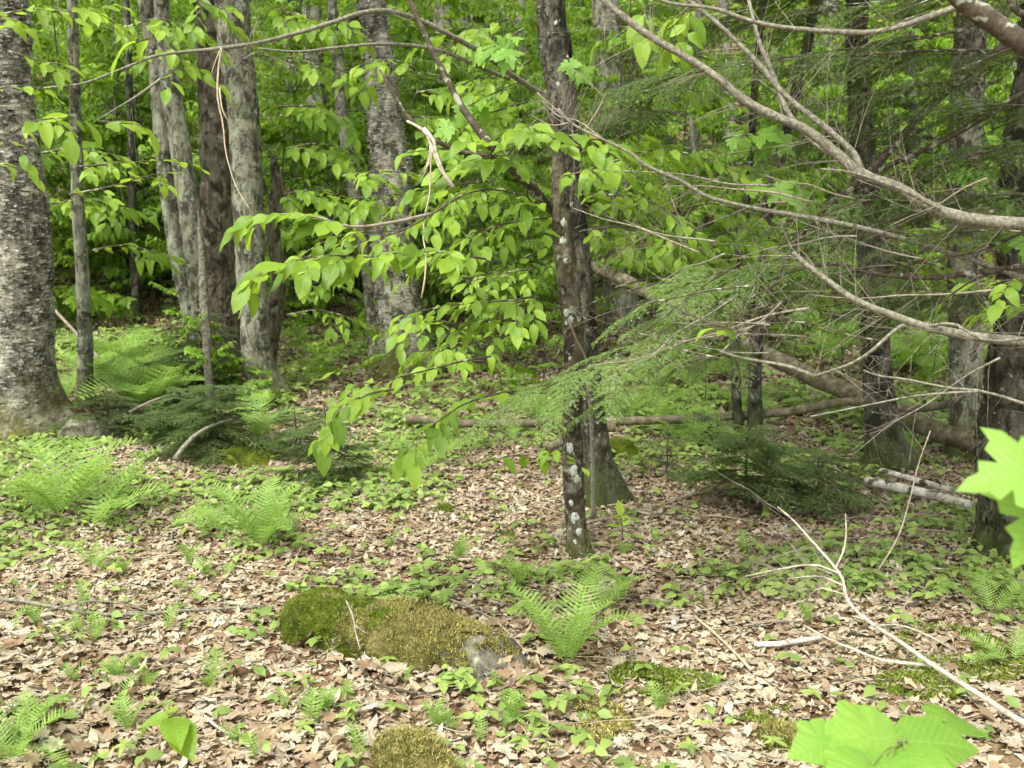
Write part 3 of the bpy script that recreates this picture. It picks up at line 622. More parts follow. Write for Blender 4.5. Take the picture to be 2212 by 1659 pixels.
tree('birch_tree', 'big blotchy birch trunk behind the leaves, with a dark flared foot', [(878, 800, 150), (868, 730, 118), (860, 640, 104), (852, 540, 98), (845, 420, 92), (838, 300, 82), (820, 150, 66), (806, 20, 58), (800, -30, 56)], M['birch'], 6, 44, .05, 10, (.30, .8, 5), 14, flakes=2200, fl_size=.04, fl_vert=False)
tree('tree', 'thin pale trunk left of the big blotchy birch', [(810, 800, 26), (805, 690, 24), (790, 560, 26), (765, 420, 28), (745, 280, 28), (728, 120, 24), (712, -30, 22)], M['far_bark'], 5, 14, .08, 20, (.1, .4, 3), 15)
BG = [((985, 560, 44), (975, 300, 42), (962, 120, 40), (955, -30, 38), 'pale blurred trunk rising behind the leaves right of the blotchy birch', 'far_bark'),
      ((1150, 420, 34), (1135, 250, 34), (1125, 100, 30), (1120, -30, 30), 'faint grey trunk just left of the dark leaning tree, far up the slope', 'far_bark'),
      ((298, 700, 20), (290, 560, 18), (285, 380, 17), (280, 200, 16), 'thin dark trunk far behind, between the slim trunk and the clump', 'dark_bark'),
      ((640, 480, 16), (632, 300, 16), (622, 140, 14), (618, -20, 13), 'thin grey pole far behind, right of the maple clump', 'far_bark'),
      ((250, 560, 22), (246, 380, 22), (240, 160, 20), (236, -20, 18), 'dim trunk far behind, right of the slim grey trunk', 'far_bark'),
      ((688, 420, 14), (680, 240, 13), (672, 100, 12), (668, -20, 12), 'thin pole on the slope left of the thin pale trunk', 'grey_bark'),
      ((1590, 470, 26), (1580, 330, 24), (1572, 180, 22), (1565, -20, 20), 'pale thin trunk on the slope behind the long lichened limb', 'far_bark'),
      ((1985, 600, 34), (1975, 400, 32), (1965, 200, 30), (1960, -20, 28), 'dim trunk among the hemlock boughs on the right', 'dark_bark')]
for q, (a, b, c, d, lab, mt) in enumerate(BG): tree('tree', lab, [a, b, c, d], M[mt], 4, 14, .06, 14, (.1, .4, 3), 30 + q)
# hemlock trunk behind the beech, and the beech with its white spots
td, Sd = tree('hemlock_tree', 'dark leaning trunk in the centre with a wide flared foot', [(1303, 1082, 92), (1290, 980, 56), (1276, 860, 48), (1264, 740, 46), (1252, 600, 46), (1240, 460, 52), (1226, 330, 62), (1212, 200, 62), (1198, 90, 66), (1186, -30, 62)], M['dark_bark'], 6, 30, .08, 20, (.34, .8, 4), 16, step=.035, flakes=1700)
tc_, Sc = tree('beech_tree', 'slender beech with white lichen spots, front trunk in the centre', [(1247, 1200, 50), (1243, 1130, 42), (1240, 1040, 44), (1238, 930, 44), (1240, 830, 42), (1236, 720, 44), (1224, 610, 44), (1216, 500, 42), (1212, 400, 34), (1204, 300, 22), (1196, 200, 12)], M['beech_bark'], 0, 26, .04, 20, (.16, .25, 4), 17, step=.025, flakes=1100, fl_size=.013)
# raised lichen rosettes on the beech
def rosette(c, nrm_, rad, mat, parent, seed):
    r = np.random.default_rng(seed); k = 26; th = np.linspace(0, 2 * np.pi, k, endpoint=False); rr = rad * (1 + .34 * vnoise(np.stack([np.cos(th) * 1.6 + seed, np.sin(th) * 1.6, th * 0], -1), seed) + .12 * r.standard_normal(k)); z = nrm(nrm_); x = nrm(np.cross([0, 0, 1.], z)); y = np.cross(z, x)
    bend = lambda q: q - z * 0
    V = [c + z * .0022] + [c + x * a * math.cos(t) * .8 + y * a * math.sin(t) + z * (.0018 - (a * math.cos(t) * .8) ** 2 * 12) for a, t in zip(rr * .6, th)] + [c + x * a * math.cos(t) * .8 + y * a * math.sin(t) + z * (-.002 - (a * math.cos(t) * .8) ** 2 * 12) for a, t in zip(rr, th)]
    a = np.arange(k); b = (a + 1) % k; Geo().add(np.array(V), np.stack([np.zeros(k, int), 1 + a, 1 + b], -1), np.stack([1 + a, 1 + k + a, 1 + k + b, 1 + b], -1)).build('lichen_patch', mat, parent)
M['lichen'] = wood_mat('pale_lichen', (.22, .24, .21), (.40, .43, .39), (.58, .60, .56), 90)
def stick_on(t, S_, spots, sizeseed):
    for q, (x, y, wd) in enumerate(spots):
        P = S_[:, :3]; ppx, ppy, dd = proj(P); k = int(np.argmin(np.abs(ppy - y))); rad = S_[k, 3]; off = (x - ppx[k]) / FPX * dd[k]; off = max(-.9 * rad, min(.9 * rad, off))
        nn = np.array([off, -math.sqrt(max(rad * rad - off * off, 0)), 0]); rosette(P[k] + nn * 1.03, nn, R_px(wd, dd[k]), M['lichen'], t, sizeseed + q)
stick_on(tc_, Sc, [(1238, 1110, 26), (1250, 1140, 18), (1232, 1078, 14), (1246, 1028, 20), (1236, 1015, 26), (1230, 960, 22), (1244, 905, 12), (1234, 868, 14), (1222, 668, 22), (1232, 690, 16), (1222, 700, 12), (1214, 520, 20), (1220, 560, 12), (1216, 480, 16), (1230, 770, 12), (1240, 1165, 20)], 50)
stick_on(td, Sd, [(1222, 425, 20), (1228, 440, 20), (1210, 300, 14), (1204, 185, 12), (1236, 560, 10), (1250, 660, 12), (1200, 60, 10)], 80)
# the dark side limb that reaches left from the centre trunk
tk, Sk = tree('tree', 'mottled grey trunk with a black hollow, right of the centre trees', [(1348, 705, 88), (1342, 620, 72), (1336, 500, 66), (1328, 360, 62), (1322, 220, 62), (1314, 90, 60), (1308, -30, 60)], M['far_bark'], 6, 34, .05, 12, (.2, .6, 4), 18, flakes=1000)
M['hole'] = wood_mat('hollow_dark', (.004, .003, .003), (.006, .005, .004), (.01, .008, .006), 20)
P_, _ = Sk[:, :3], 0; ppx, ppy, dd = proj(P_); k_ = int(np.argmin(np.abs(ppy - 683))); c = P_[k_] + np.array([-.02, -Sk[k_, 3] * 1.02, 0]); g = Geo(); th = np.linspace(0, 2 * np.pi, 20, endpoint=False)
V = np.array([c + np.array([math.cos(t) * .055 * s_, -.004 + dz, math.sin(t) * .062 * s_]) for s_, dz in ((1.45, .02), (1.15, -.012), (.85, 0.0), (.5, .05)) for t in th]); a = np.arange(20); b = (a + 1) % 20
Geo().add(V[:60], *[np.stack([q * 20 + a, q * 20 + b, (q + 1) * 20 + b, (q + 1) * 20 + a], -1) for q in range(2)]).build('hollow_rim', M['far_bark'], tk)
g.add(np.vstack([V[40:80], c + np.array([0, .06, 0])]), np.stack([a, b, 20 + b, 20 + a], -1), np.stack([20 + a, 20 + b, np.full(20, 40)], -1)).build('hollow', M['hole'], tk)

tree('tree', 'dark trunk with two splayed roots, in front of the long leaning log', [(1925, 1015, 78), (1912, 930, 66), (1902, 850, 60), (1892, 740, 60), (1884, 620, 58), (1876, 480, 54), (1866, 330, 50), (1856, 150, 46), (1850, -30, 44)], M['dark_bark'], 5, 28, .10, 14, (.32, .55, 2), 19, flakes=1500)
tree('tree', 'left one of two thin dark stems standing close together', [(1597, 960, 24), (1592, 860, 20), (1590, 740, 20), (1592, 620, 19), (1600, 500, 17), (1616, 380, 15)], M['dark_bark'], 3, 14, .08, 25, (.15, .3, 3), 20)
tree('tree', 'right one of two thin dark stems standing close together, the thicker', [(1628, 965, 36), (1628, 860, 30), (1632, 740, 30), (1640, 620, 29), (1654, 480, 27), (1684, 340, 24), (1722, 180, 24), (1756, 40, 22)], M['dark_bark'], 3, 16, .08, 25, (.18, .3, 3), 21)
tree('tree', 'lichen-mottled trunk standing behind the crossing limbs at the upper right', [(1812, 560, 42), (1806, 440, 40), (1800, 300, 38), (1796, 150, 36), (1794, -20, 36)], M['grey_bark'], 4, 18, .08, 14, (.1, .4, 3), 22)
tree('sapling', 'thin pale sapling stem between the hollow trunk and the two dark stems', [(1527, 760, 12), (1524, 640, 11), (1514, 500, 11), (1500, 340, 9), (1490, 180, 8)], M['pale_limb'], 2, 8, .08, 30, (.1, .2, 3), 23)
tree('maple_tree', 'tall trunk with a bare pale patch high up, near the right edge', [(2096, 985, 84), (2092, 880, 66), (2086, 740, 64), (2082, 560, 64), (2084, 400, 66), (2092, 200, 66), (2100, 60, 64), (2104, -30, 62)], M['grey_bark'], 5, 28, .08, 14, (.2, .5, 4), 24, flakes=1200)
te, Se = tree('hemlock_tree', 'dark mottled trunk filling the lower right edge', [(2205, 1200, 215), (2200, 1100, 180), (2196, 980, 160), (2200, 850, 140), (2210, 700, 132), (2224, 520, 126), (2240, 300, 120), (2256, 60, 112), (2262, -30, 110)], M['dark_bark'], 7, 40, .09, 12, (.18, .5, 5), 25, flakes=3200, fl_size=.03)

# ------------------------------------------------------------------ bare limbs, logs and sticks
def wp(pts): return np.array([W(*p) if len(p) == 3 else np.array(p[:3]) for p in pts])
def limb_path(pts, w0, w1, n=None):
    P = wp([(x, y, d) for x, y, d in pts]); d0, d1 = pts[0][2], pts[-1][2]; L = np.sum(np.linalg.norm(np.diff(P, axis=0), axis=1)); n = n or int(max(8, min(120, L / .035)))
    S_ = smooth_path(P, n); t = np.linspace(0, 1, n); R = R_px(w0, d0) * (1 - t) + R_px(w1, d1) * t; return S_, R
def limb(name, label, cat, main, sides=(), mat='pale_limb', twigs=0, tl=.25, tr=.0014, seed=1, group=None, rough=.18, k=10, down=0.0, out=.8, sidename='side_branch'):
    P, R = limb_path(*main); t = thing(name, label, cat, P[0], group); g = Geo(); tube(g, P, R, k, rough, 30, seed); g.build('limb', M[mat], t); paths = [P]
    for s_ in sides:
        Q, q = limb_path(*s_[:3]); g = Geo(); tube(g, Q, q, 7, rough, 30, seed + 1); g.build(sidename, M[s_[3] if len(s_) > 3 else mat], t); paths.append(Q)
    if twigs:
        rr = np.random.default_rng(seed); g = Geo()
        for Q in paths: add_twigs(g, Q, max(1, int(twigs * len(Q) / sum(len(x) for x in paths))), tl, tr, rr, .05, 1, out, down)
        g.build('twigs', M['grey_twig'] if mat == 'pale_limb' else M['dark_limb'] if mat == 'dark_limb' else M['grey_twig'], t, kind='stuff')
    return t, paths
D = 3.3
limb('dead_branch', 'longest pale lichened limb slanting down across the upper right, forked', 'branch',
     ([(2420, 500, 3.5), (2212, 484, D), (2130, 478, D), (2060, 466, D), (2000, 442, D), (1940, 405, D), (1860, 375, D), (1800, 325, D), (1740, 280, D), (1670, 250, D), (1605, 215, D), (1550, 168, D), (1480, 122, D), (1400, 76, D), (1340, 30, D), (1285, -15, D), (1230, -70, D)], 28, 12),
     [([(1862, 372, D), (1842, 330, D), (1800, 290, D), (1750, 250, D), (1690, 200, D), (1640, 140, D), (1560, 60, D), (1470, -15, D), (1430, -60, D)], 16, 9),
      ([(1790, 330, 3.36), (1750, 300, 3.4), (1700, 240, 3.42), (1670, 160, 3.45), (1640, 90, 3.45), (1615, -10, 3.5)], 14, 8),
      ([(2030, 455, 3.25), (1960, 415, 3.2), (1880, 385, 3.2), (1830, 370, 3.2), (1770, 365, 3.2)], 9, 3)], 'pale_limb', 80, .26, .0013, 3)
limb('dead_branch', 'grey limb with a broken pinkish tip pointing up left, below the forked limb', 'branch',
     ([(2420, 770, 3.3), (2212, 738, 3.2), (2110, 728, 3.2), (2000, 706, 3.2), (1920, 678, 3.2), (1850, 650, 3.2), (1790, 608, 3.2), (1745, 575, 3.2), (1713, 545, 3.2)], 24, 9),
     [([(1760, 812, 3.3), (1840, 785, 3.25), (1890, 752, 3.2), (1930, 715, 3.2), (1965, 694, 3.2)], 6, 9), ([(1998, 706, 3.2), (2060, 700, 3.15), (2130, 735, 3.1), (2240, 730, 3.1)], 8, 4)], 'pale_limb', 50, .22, .0013, 4)
limb('dead_branch', 'thin smooth branch drooping down right across the middle of the right half', 'branch',
     ([(1205, 235, 3.7), (1240, 270, 3.7), (1300, 300, 3.7), (1360, 330, 3.7), (1400, 360, 3.7), (1470, 390, 3.7), (1530, 425, 3.7), (1620, 448, 3.7), (1720, 465, 3.65), (1860, 492, 3.6), (2000, 530, 3.6), (2212, 600, 3.6)], 5, 12),
     [([(1300, 300, 3.7), (1250, 262, 3.75), (1205, 250, 3.8), (1170, 215, 3.85)], 5, 2)], 'pale_limb', 20, .25, .0011, 5)
limb('dead_branch', 'thin grey branch sagging across the upper right corner', 'branch',
     ([(2150, -30, 3.0), (2090, 5, 3.0), (2010, 35, 3.0), (1900, 68, 3.0), (1800, 68, 3.0), (1700, 60, 3.0), (1620, 45, 3.0), (1540, 18, 3.0), (1440, 5, 3.0), (1380, -30, 3.0)], 15, 6), [], 'pale_limb', 16, .25, .0011, 6)
limb('tree_limb', 'thick dark limb cutting the top right corner', 'branch',
     ([(2420, 240, 2.6), (2300, 160, 2.6), (2212, 95, 2.6), (2140, 45, 2.6), (2080, 0, 2.6), (2020, -50, 2.6)], 54, 36), [([(2330, 100, 2.6), (2240, 40, 2.6), (2190, 20, 2.6), (2170, -40, 2.6)], 24, 10)], 'dark_limb', 12, .25, .0018, 7)
limb('tree_limb', 'dark limb slanting up right behind the pale forked limb', 'branch',
     ([(1620, 700, 4.6), (1700, 560, 4.6), (1760, 470, 4.6), (1870, 380, 4.5), (1990, 250, 4.5), (2100, 150, 4.4), (2260, 40, 4.3)], 10, 22), [([(1870, 380, 4.5), (1960, 340, 4.5), (2080, 280, 4.5), (2240, 180, 4.4)], 12, 14)], 'dark_limb', 26, .35, .0018, 8)
limb('dead_branch', 'olive-grey branch running nearly level at the right, above the broken-tipped limb', 'branch',
     ([(2300, 560, 3.6), (2212, 575, 3.6), (2100, 590, 3.6), (2000, 600, 3.6), (1880, 590, 3.7), (1800, 570, 3.8), (1700, 590, 3.9), (1600, 640, 4.0)], 16, 5), [([(2212, 500, 3.5), (2120, 540, 3.5), (2030, 560, 3.5), (1950, 600, 3.5)], 9, 3)], 'dark_limb', 22, .3, .0013, 9)
limb('dead_branch', 'thin whitish twig branch reaching left from the right edge above the level log', 'branch',
     ([(2330, 920, 3.0), (2212, 872, 3.0), (2120, 845, 3.0), (2050, 838, 3.0), (1960, 820, 3.0), (1900, 812, 3.0), (1865, 800, 3.0)], 8, 3), [([(2120, 845, 3.0), (2030, 850, 3.0), (1960, 858, 3.05), (1850, 880, 3.1), (1750, 900, 3.1)], 6, 3)], 'pale_limb', 10, .18, .0010, 10)
limb('dead_branch', 'pale forked twig branch hanging over the leaning log', 'branch',
     ([(1760, 812, 3.3), (1700, 790, 3.35), (1640, 780, 3.4), (1590, 770, 3.4), (1555, 758, 3.4)], 9, 5), [([(1560, 760, 3.4), (1600, 720, 3.4), (1650, 690, 3.4), (1690, 650, 3.4)], 5, 4), ([(1590, 640, 3.6), (1530, 680, 3.5), (1460, 720, 3.5), (1400, 770, 3.5), (1270, 790, 3.5)], 5, 3)], 'pale_limb', 10, .15, .0010, 11)
# upper left
limb('dead_branch', 'long arching branch from the upper left to the dark centre tree, pale at its tip', 'branch',
     ([(95, 190, 3.7), (180, 180, 3.7), (260, 150, 3.7), (340, 120, 3.75), (420, 110, 3.8), (480, 104, 3.8), (560, 92, 3.9), (640, 72, 4.0), (720, 48, 4.1), (780, 28, 4.2), (840, 24, 4.3), (910, 45, 4.4), (980, 80, 4.5), (1050, 120, 4.7), (1110, 165, 4.9), (1190, 215, 5.2)], 4, 12),
     [([(560, 105, 4.0), (640, 112, 4.1), (720, 104, 4.2), (800, 96, 4.3), (880, 97, 4.4), (960, 112, 4.5), (1050, 150, 4.7), (1100, 170, 4.8)], 5, 10), ([(350, 168, 4.0), (300, 205, 4.0), (250, 235, 4.0), (205, 262, 4.0)], 6, 2)], 'pale_limb', 24, .2, .0012, 12)
limb('hanging_twig', 'dead pale twig dangling beside the maple clump from the arching branch', 'twig',
     ([(478, 104, 3.78), (472, 150, 3.78), (470, 210, 3.78), (482, 270, 3.78), (488, 330, 3.78), (505, 390, 3.78), (522, 425, 3.78), (545, 460, 3.78)], 5, 2), [([(474, 190, 3.78), (480, 235, 3.76), (492, 260, 3.76)], 4, 2), ([(478, 104, 3.78), (466, 130, 3.77), (455, 165, 3.77)], 3, 1)], 'tan_twig', 10, .10, .0008, 13)
limb('dead_branch', 'dark crooked branch falling from the top centre to the centre trunk', 'branch',
     ([(1210, 470, 4.75), (1180, 440, 4.6), (1150, 405, 4.5), (1110, 370, 4.4), (1085, 335, 4.35), (1055, 308, 4.3), (1025, 270, 4.3), (1000, 235, 4.3), (975, 190, 4.3), (950, 140, 4.3), (925, 90, 4.3), (890, 10, 4.3), (870, -40, 4.3)], 22, 9),
     [([(1085, 338, 4.35), (1040, 335, 4.3), (985, 325, 4.25), (945, 305, 4.2), (920, 290, 4.2), (880, 250, 4.2), (850, 200, 4.2), (820, 150, 4.2)], 13, 6)], 'dark_limb', 20, .22, .0014, 14)
limb('splintered_branch', 'bleached splintered end of a snapped branch hanging in the upper centre', 'branch',
     ([(880, 262, 4.05), (905, 275, 4.0), (922, 290, 4.0), (935, 325, 4.0), (950, 360, 4.0), (965, 385, 4.0), (980, 404, 4.0)], 6, 9), [([(915, 278, 4.0), (935, 300, 3.99), (944, 335, 3.99), (958, 370, 3.99), (972, 400, 3.99)], 10, 3), ([(930, 310, 4.0), (926, 350, 4.0), (908, 395, 4.0)], 4, 1), ([(930, 320, 4.0), (920, 360, 4.0), (905, 380, 4.0)], 3, 1)], 'white_wood', 0, seed=15, sidename='splinter', rough=.25)
limb('hanging_twig', 'long tan twig hanging straight down in the upper centre below the bleached splinter', 'twig',
     ([(932, 320, 4.0), (930, 370, 4.0), (928, 420, 4.0), (918, 465, 4.0), (914, 510, 4.0), (920, 550, 4.0), (918, 600, 4.0), (910, 645, 4.0)], 3, 4), [], 'tan_twig', 0, seed=16)
# lower right
limb('dead_branch', 'bone-white bare branch reaching up left from the lower right corner, forked', 'branch',
     ([(2400, 1660, 1.9), (2212, 1562, 2.0), (2130, 1510, 2.1), (2060, 1465, 2.2), (2005, 1430, 2.25), (1950, 1390, 2.3), (1895, 1355, 2.4), (1850, 1320, 2.45), (1828, 1290, 2.5), (1820, 1250, 2.55), (1795, 1215, 2.6), (1755, 1170, 2.65), (1715, 1125, 2.7), (1680, 1095, 2.75)], 15, 3),
     [([(2012, 1436, 2.25), (1960, 1433, 2.3), (1900, 1425, 2.3), (1850, 1405, 2.35), (1800, 1385, 2.4), (1735, 1350, 2.45)], 9, 4), ([(1806, 1225, 2.6), (1822, 1190, 2.65), (1828, 1150, 2.65), (1826, 1110, 2.65)], 5, 2),
      ([(1815, 1240, 2.57), (1760, 1220, 2.6), (1690, 1228, 2.65), (1610, 1245, 2.7)], 4, 2), ([(1822, 1265, 2.55), (1770, 1245, 2.6), (1700, 1250, 2.65)], 4, 2), ([(1890, 1352, 2.4), (1940, 1350, 2.35), (2000, 1370, 2.3), (2070, 1410, 2.3)], 4, 2),
      ([(1826, 1285, 2.5), (1770, 1270, 2.55), (1740, 1295, 2.6), (1690, 1310, 2.6)], 3, 1)], 'white_wood', 26, .2, .0009, 17)
limb('dead_branch', 'fine grey twig slanting up through the litter at the right', 'twig', ([(1895, 1235, 3.4), (1940, 1160, 3.4), (1965, 1080, 3.4), (1985, 1000, 3.4), (2010, 930, 3.4)], 4, 3), [], 'grey_twig', 5, .15, .0009, 18)

def ground_log(name, label, cat, pts, w0, w1, mat, lift=0.0, k=16, rough=.08, seed=1, moss=False, sides=(), group=None, freq=14, twigs=0):
    """pts: ground pixels; the log rests on the ground there."""
    P = []
    for q in pts:
        p = G(q[0], q[1]); 
        if len(q) > 2: p = WY(q[0], q[1], q[2])
        P.append(p)
    d0, d1 = depth(P[0]), depth(P[-1]); P = np.array(P); n = int(max(10, min(120, np.sum(np.linalg.norm(np.diff(P, axis=0), axis=1)) / .04))); S_ = smooth_path(P, n); t = np.linspace(0, 1, n); R = R_px(w0, d0) * (1 - t) + R_px(w1, d1) * t
    S_[:, 2] = np.maximum(S_[:, 2], H(S_[:, 0], S_[:, 1]) + R * .7) + lift
    th = thing(name, label, cat, S_[0], group); g = Geo(); tube(g, S_, R, k, rough, freq, seed); g.build('stem', M[mat], th)
    for s_ in sides:
        Q = wp(s_[0]); q = smooth_path(Q, 12); g = Geo(); tube(g, q, np.linspace(R_px(s_[1], s_[0][0][2]), R_px(s_[2], s_[0][-1][2]), 12), 6, .15, 30, seed + 3); g.build('side_branch', M[mat], th)
    if twigs:
        g = Geo(); add_twigs(g, S_, twigs, .2, .0016, np.random.default_rng(seed), .05, .95); g.build('twigs', M['grey_twig'], th, kind='stuff')
    return th
ground_log('fallen_log', 'long barkless log leaning down right behind the two-rooted trunk', 'log', [(2135, 1024, 6.15), (2040, 972, 6.5), (1950, 930, 6.9), (1850, 885, 7.3), (1760, 845, 7.7), (1660, 795, 8.1), (1540, 730, 8.7), (1400, 655, 9.3), (1310, 612, 9.7), (1245, 582, 10.0)], 46, 28, 'log', seed=2, lift=.10, rough=.12, twigs=5)
ground_log('fallen_pole', 'thin fallen trunk lying level from the centre trees to the right, over the log', 'log', [(2104, 892, 6.6), (2030, 905, 6.6), (1960, 912, 6.6), (1900, 902, 6.6), (1820, 897, 6.7), (1720, 915, 6.8), (1620, 924, 6.85), (1500, 932, 6.9), (1380, 936, 6.9), (1260, 938, 6.9), (1120, 942, 6.9), (1000, 942, 6.9), (880, 930, 7.0)], 17, 19, 'log', rough=.16, lift=.09, seed=3, twigs=8)
ground_log('fallen_branch', 'short mossy log stub behind the foot of the centre beech', 'log', [(1330, 922, 6.4), (1290, 925, 6.4), (1230, 950, 6.3), (1180, 968, 6.25)], 22, 18, 'log', rough=.2, seed=4)
ground_log('birch_log', 'larger white birch log lying near the lower right trunk', 'log', [(1868, 1066), (1930, 1078), (1990, 1090), (2050, 1106), (2092, 1118)], 22, 19, 'white_bark', lift=.05, seed=5)
ground_log('birch_log', 'thinner white birch log just above the larger one', 'log', [(1900, 1046), (1980, 1068), (2060, 1092)], 14, 12, 'white_bark', lift=.07, seed=6)
ground_log('birch_log', 'short pale birch stick lying in the litter left of the bone-white branch', 'log', [(1628, 1414), (1680, 1412), (1730, 1404), (1778, 1396)], 13, 10, 'white_bark', lift=.03, seed=7)
ground_log('fallen_stick', 'long grey stick lying across the litter to the mossy boulder', 'stick', [(-40, 1308), (40, 1312), (120, 1326), (200, 1340), (280, 1342), (360, 1336), (450, 1330), (575, 1322)], 9, 6, 'pale_limb', seed=8, lift=.022, k=8, sides=[([(90, 1322, 3.35), (170, 1302, 3.42), (240, 1300, 3.44), (330, 1322, 3.42)], 5, 2), ([(430, 1332, 3.34), (470, 1300, 3.42), (500, 1290, 3.45)], 3, 1)], twigs=8)
ground_log('fallen_stick', 'dark curved stick below the mossy boulder', 'stick', [(790, 1482), (830, 1502), (880, 1512), (930, 1516), (975, 1500)], 7, 5, 'dark_limb', seed=9, lift=.024, k=7)
ground_log('fallen_stick', 'white-speckled stick near the bottom, left of the centre', 'stick', [(432, 1555), (470, 1590), (510, 1612), (540, 1632)], 6, 7, 'white_bark', seed=10, lift=.024, k=7)
ground_log('fallen_stick', 'thin brown stick slanting down in the litter at the right', 'stick', [(1500, 1348), (1545, 1385), (1590, 1430), (1622, 1465)], 6, 7, 'tan_twig', seed=11, lift=.024, k=7)
ground_log('fallen_stick', 'stick hugging the right shoulder of the mossy boulder', 'stick', [(955, 1303), (1010, 1325), (1060, 1350), (1100, 1385), (1140, 1430)], 5, 4, 'grey_twig', seed=12, lift=.026, k=7)
ground_log('fallen_branch', 'pale crooked branch propped up over the small hemlocks at the left', 'branch', [(378, 992, 6.0), (400, 962, 6.1), (430, 935, 6.2), (470, 915, 6.35), (520, 900, 6.5)], 13, 5, 'pale_limb', seed=13, k=8, twigs=4)
ground_log('fallen_branch', 'weathered stick lying just above the propped branch at the left', 'stick', [(280, 890, 7.0), (330, 866, 7.2), (380, 850, 7.4)], 8, 4, 'grey_twig', seed=14, k=7)
ground_log('fallen_branch', 'dark short curved branch half buried in litter at the right', 'branch', [(1965, 1320), (1995, 1290), (2030, 1265), (2075, 1255)], 18, 9, 'dark_limb', seed=15, rough=.2)
ground_log('fallen_stick', 'thin grey stick right of the centre beech foot, standing nearly upright', 'stick', [(1282, 1120, 5.0), (1281, 1020, 5.0), (1278, 920, 5.0), (1272, 830, 5.0)], 12, 9, 'pale_limb', seed=16, k=8, rough=.12)
ground_log('fallen_stick', 'dead grey stick leaning on the centre beech at mid height', 'stick', [(1228, 690, 4.4), (1245, 735, 4.45), (1265, 775, 4.5), (1275, 850, 4.6)], 6, 5, 'grey_twig', seed=17, k=7)
ground_log('fallen_branch', 'crossed dark dead limb leaning at the foot of the maple clump', 'branch', [(440, 640, 8.6), (470, 700, 8.5), (498, 745, 8.4), (522, 790, 8.3)], 14, 16, 'dark_limb', seed=18, k=9, twigs=6)
ground_log('fallen_stick', 'faint grey pole leaning between the slim trunk and the thick birch', 'stick', [(118, 670, 8.6), (170, 725, 8.5), (225, 785, 8.4)], 7, 6, 'grey_twig', seed=19, k=7)
for q in range(84):                                          # loose twigs on the litter
    rr = random.Random(900 + q); x, y = rr.uniform(0, 2212), rr.uniform(1040, 1655); a = rr.uniform(-.5, .5) + (math.pi if rr.random() < .5 else 0); L = rr.uniform(60, 190)
    pts = [(x + L * f * math.cos(a) + rr.uniform(-5, 5), y + L * f * math.sin(a) * .5 + rr.uniform(-5, 5)) for f in (0, .35, .7, 1)]
    ground_log('loose_twig', 'thin dead twig lying loose on the brown leaf litter', 'twig', pts, rr.uniform(2.2, 5.5), rr.uniform(1.2, 2.5), rr.choice(['grey_twig', 'tan_twig', 'dark_limb']), seed=q, lift=.026, k=5, group='loose twigs on the leaf litter')

rr = random.Random(321)
for q in range(42):                                          # bare hemlock twigs crossing the right half
    x, y = rr.uniform(1500, 2230), rr.uniform(380, 780); a = math.pi + rr.uniform(-.55, .75); L = rr.uniform(150, 420); d = rr.uniform(3.0, 4.2); bend = rr.uniform(-40, 60)
    pts = [(x + L * f * math.cos(a), y + L * f * math.sin(a) * -.8 + bend * f * f + rr.uniform(-6, 6), d + .3 * f) for f in (0, .25, .5, .75, 1)]
    limb('bare_twig', 'bare thin grey twig reaching left through the right half of the wood', 'twig', (pts, rr.uniform(3.5, 6), 1.6), [], rr.choice(['grey_twig', 'dark_limb', 'pale_limb']), 9, .22, .0009, 700 + q, 'bare twigs crossing the right half', k=6)
limb('twig_tangle', 'brownish tangle of fine dead twigs in front of the centre trunks near the top', 'twigs', ([(1290, 300, 4.0), (1240, 270, 4.05), (1200, 235, 4.1), (1160, 200, 4.1)], 4, 2), [([(1260, 285, 4.0), (1290, 240, 4.0), (1310, 200, 4.0)], 3, 1), ([(1230, 265, 4.0), (1190, 270, 4.0), (1150, 250, 4.0)], 3, 1)], 'tan_twig', 60, .22, .0009, 41, out=1.3)
limb('twig_tangle', 'fine pale tangle of dead twigs left of the bone-white branch', 'twigs', ([(1810, 1245, 2.6), (1740, 1220, 2.65), (1680, 1235, 2.7), (1620, 1250, 2.7)], 3, 1.4), [([(1800, 1260, 2.6), (1730, 1262, 2.65), (1670, 1280, 2.7)], 3, 1)], 'grey_twig', 44, .14, .0007, 42, out=1.0)
limb('twig_tangle', 'loose tangle of dead twigs hanging where the two upper left branches cross', 'twigs', ([(480, 108, 3.8), (520, 130, 3.85), (560, 110, 3.9), (620, 140, 4.0)], 3, 1.4), [], 'grey_twig', 22, .2, .0009, 43, out=1.2)
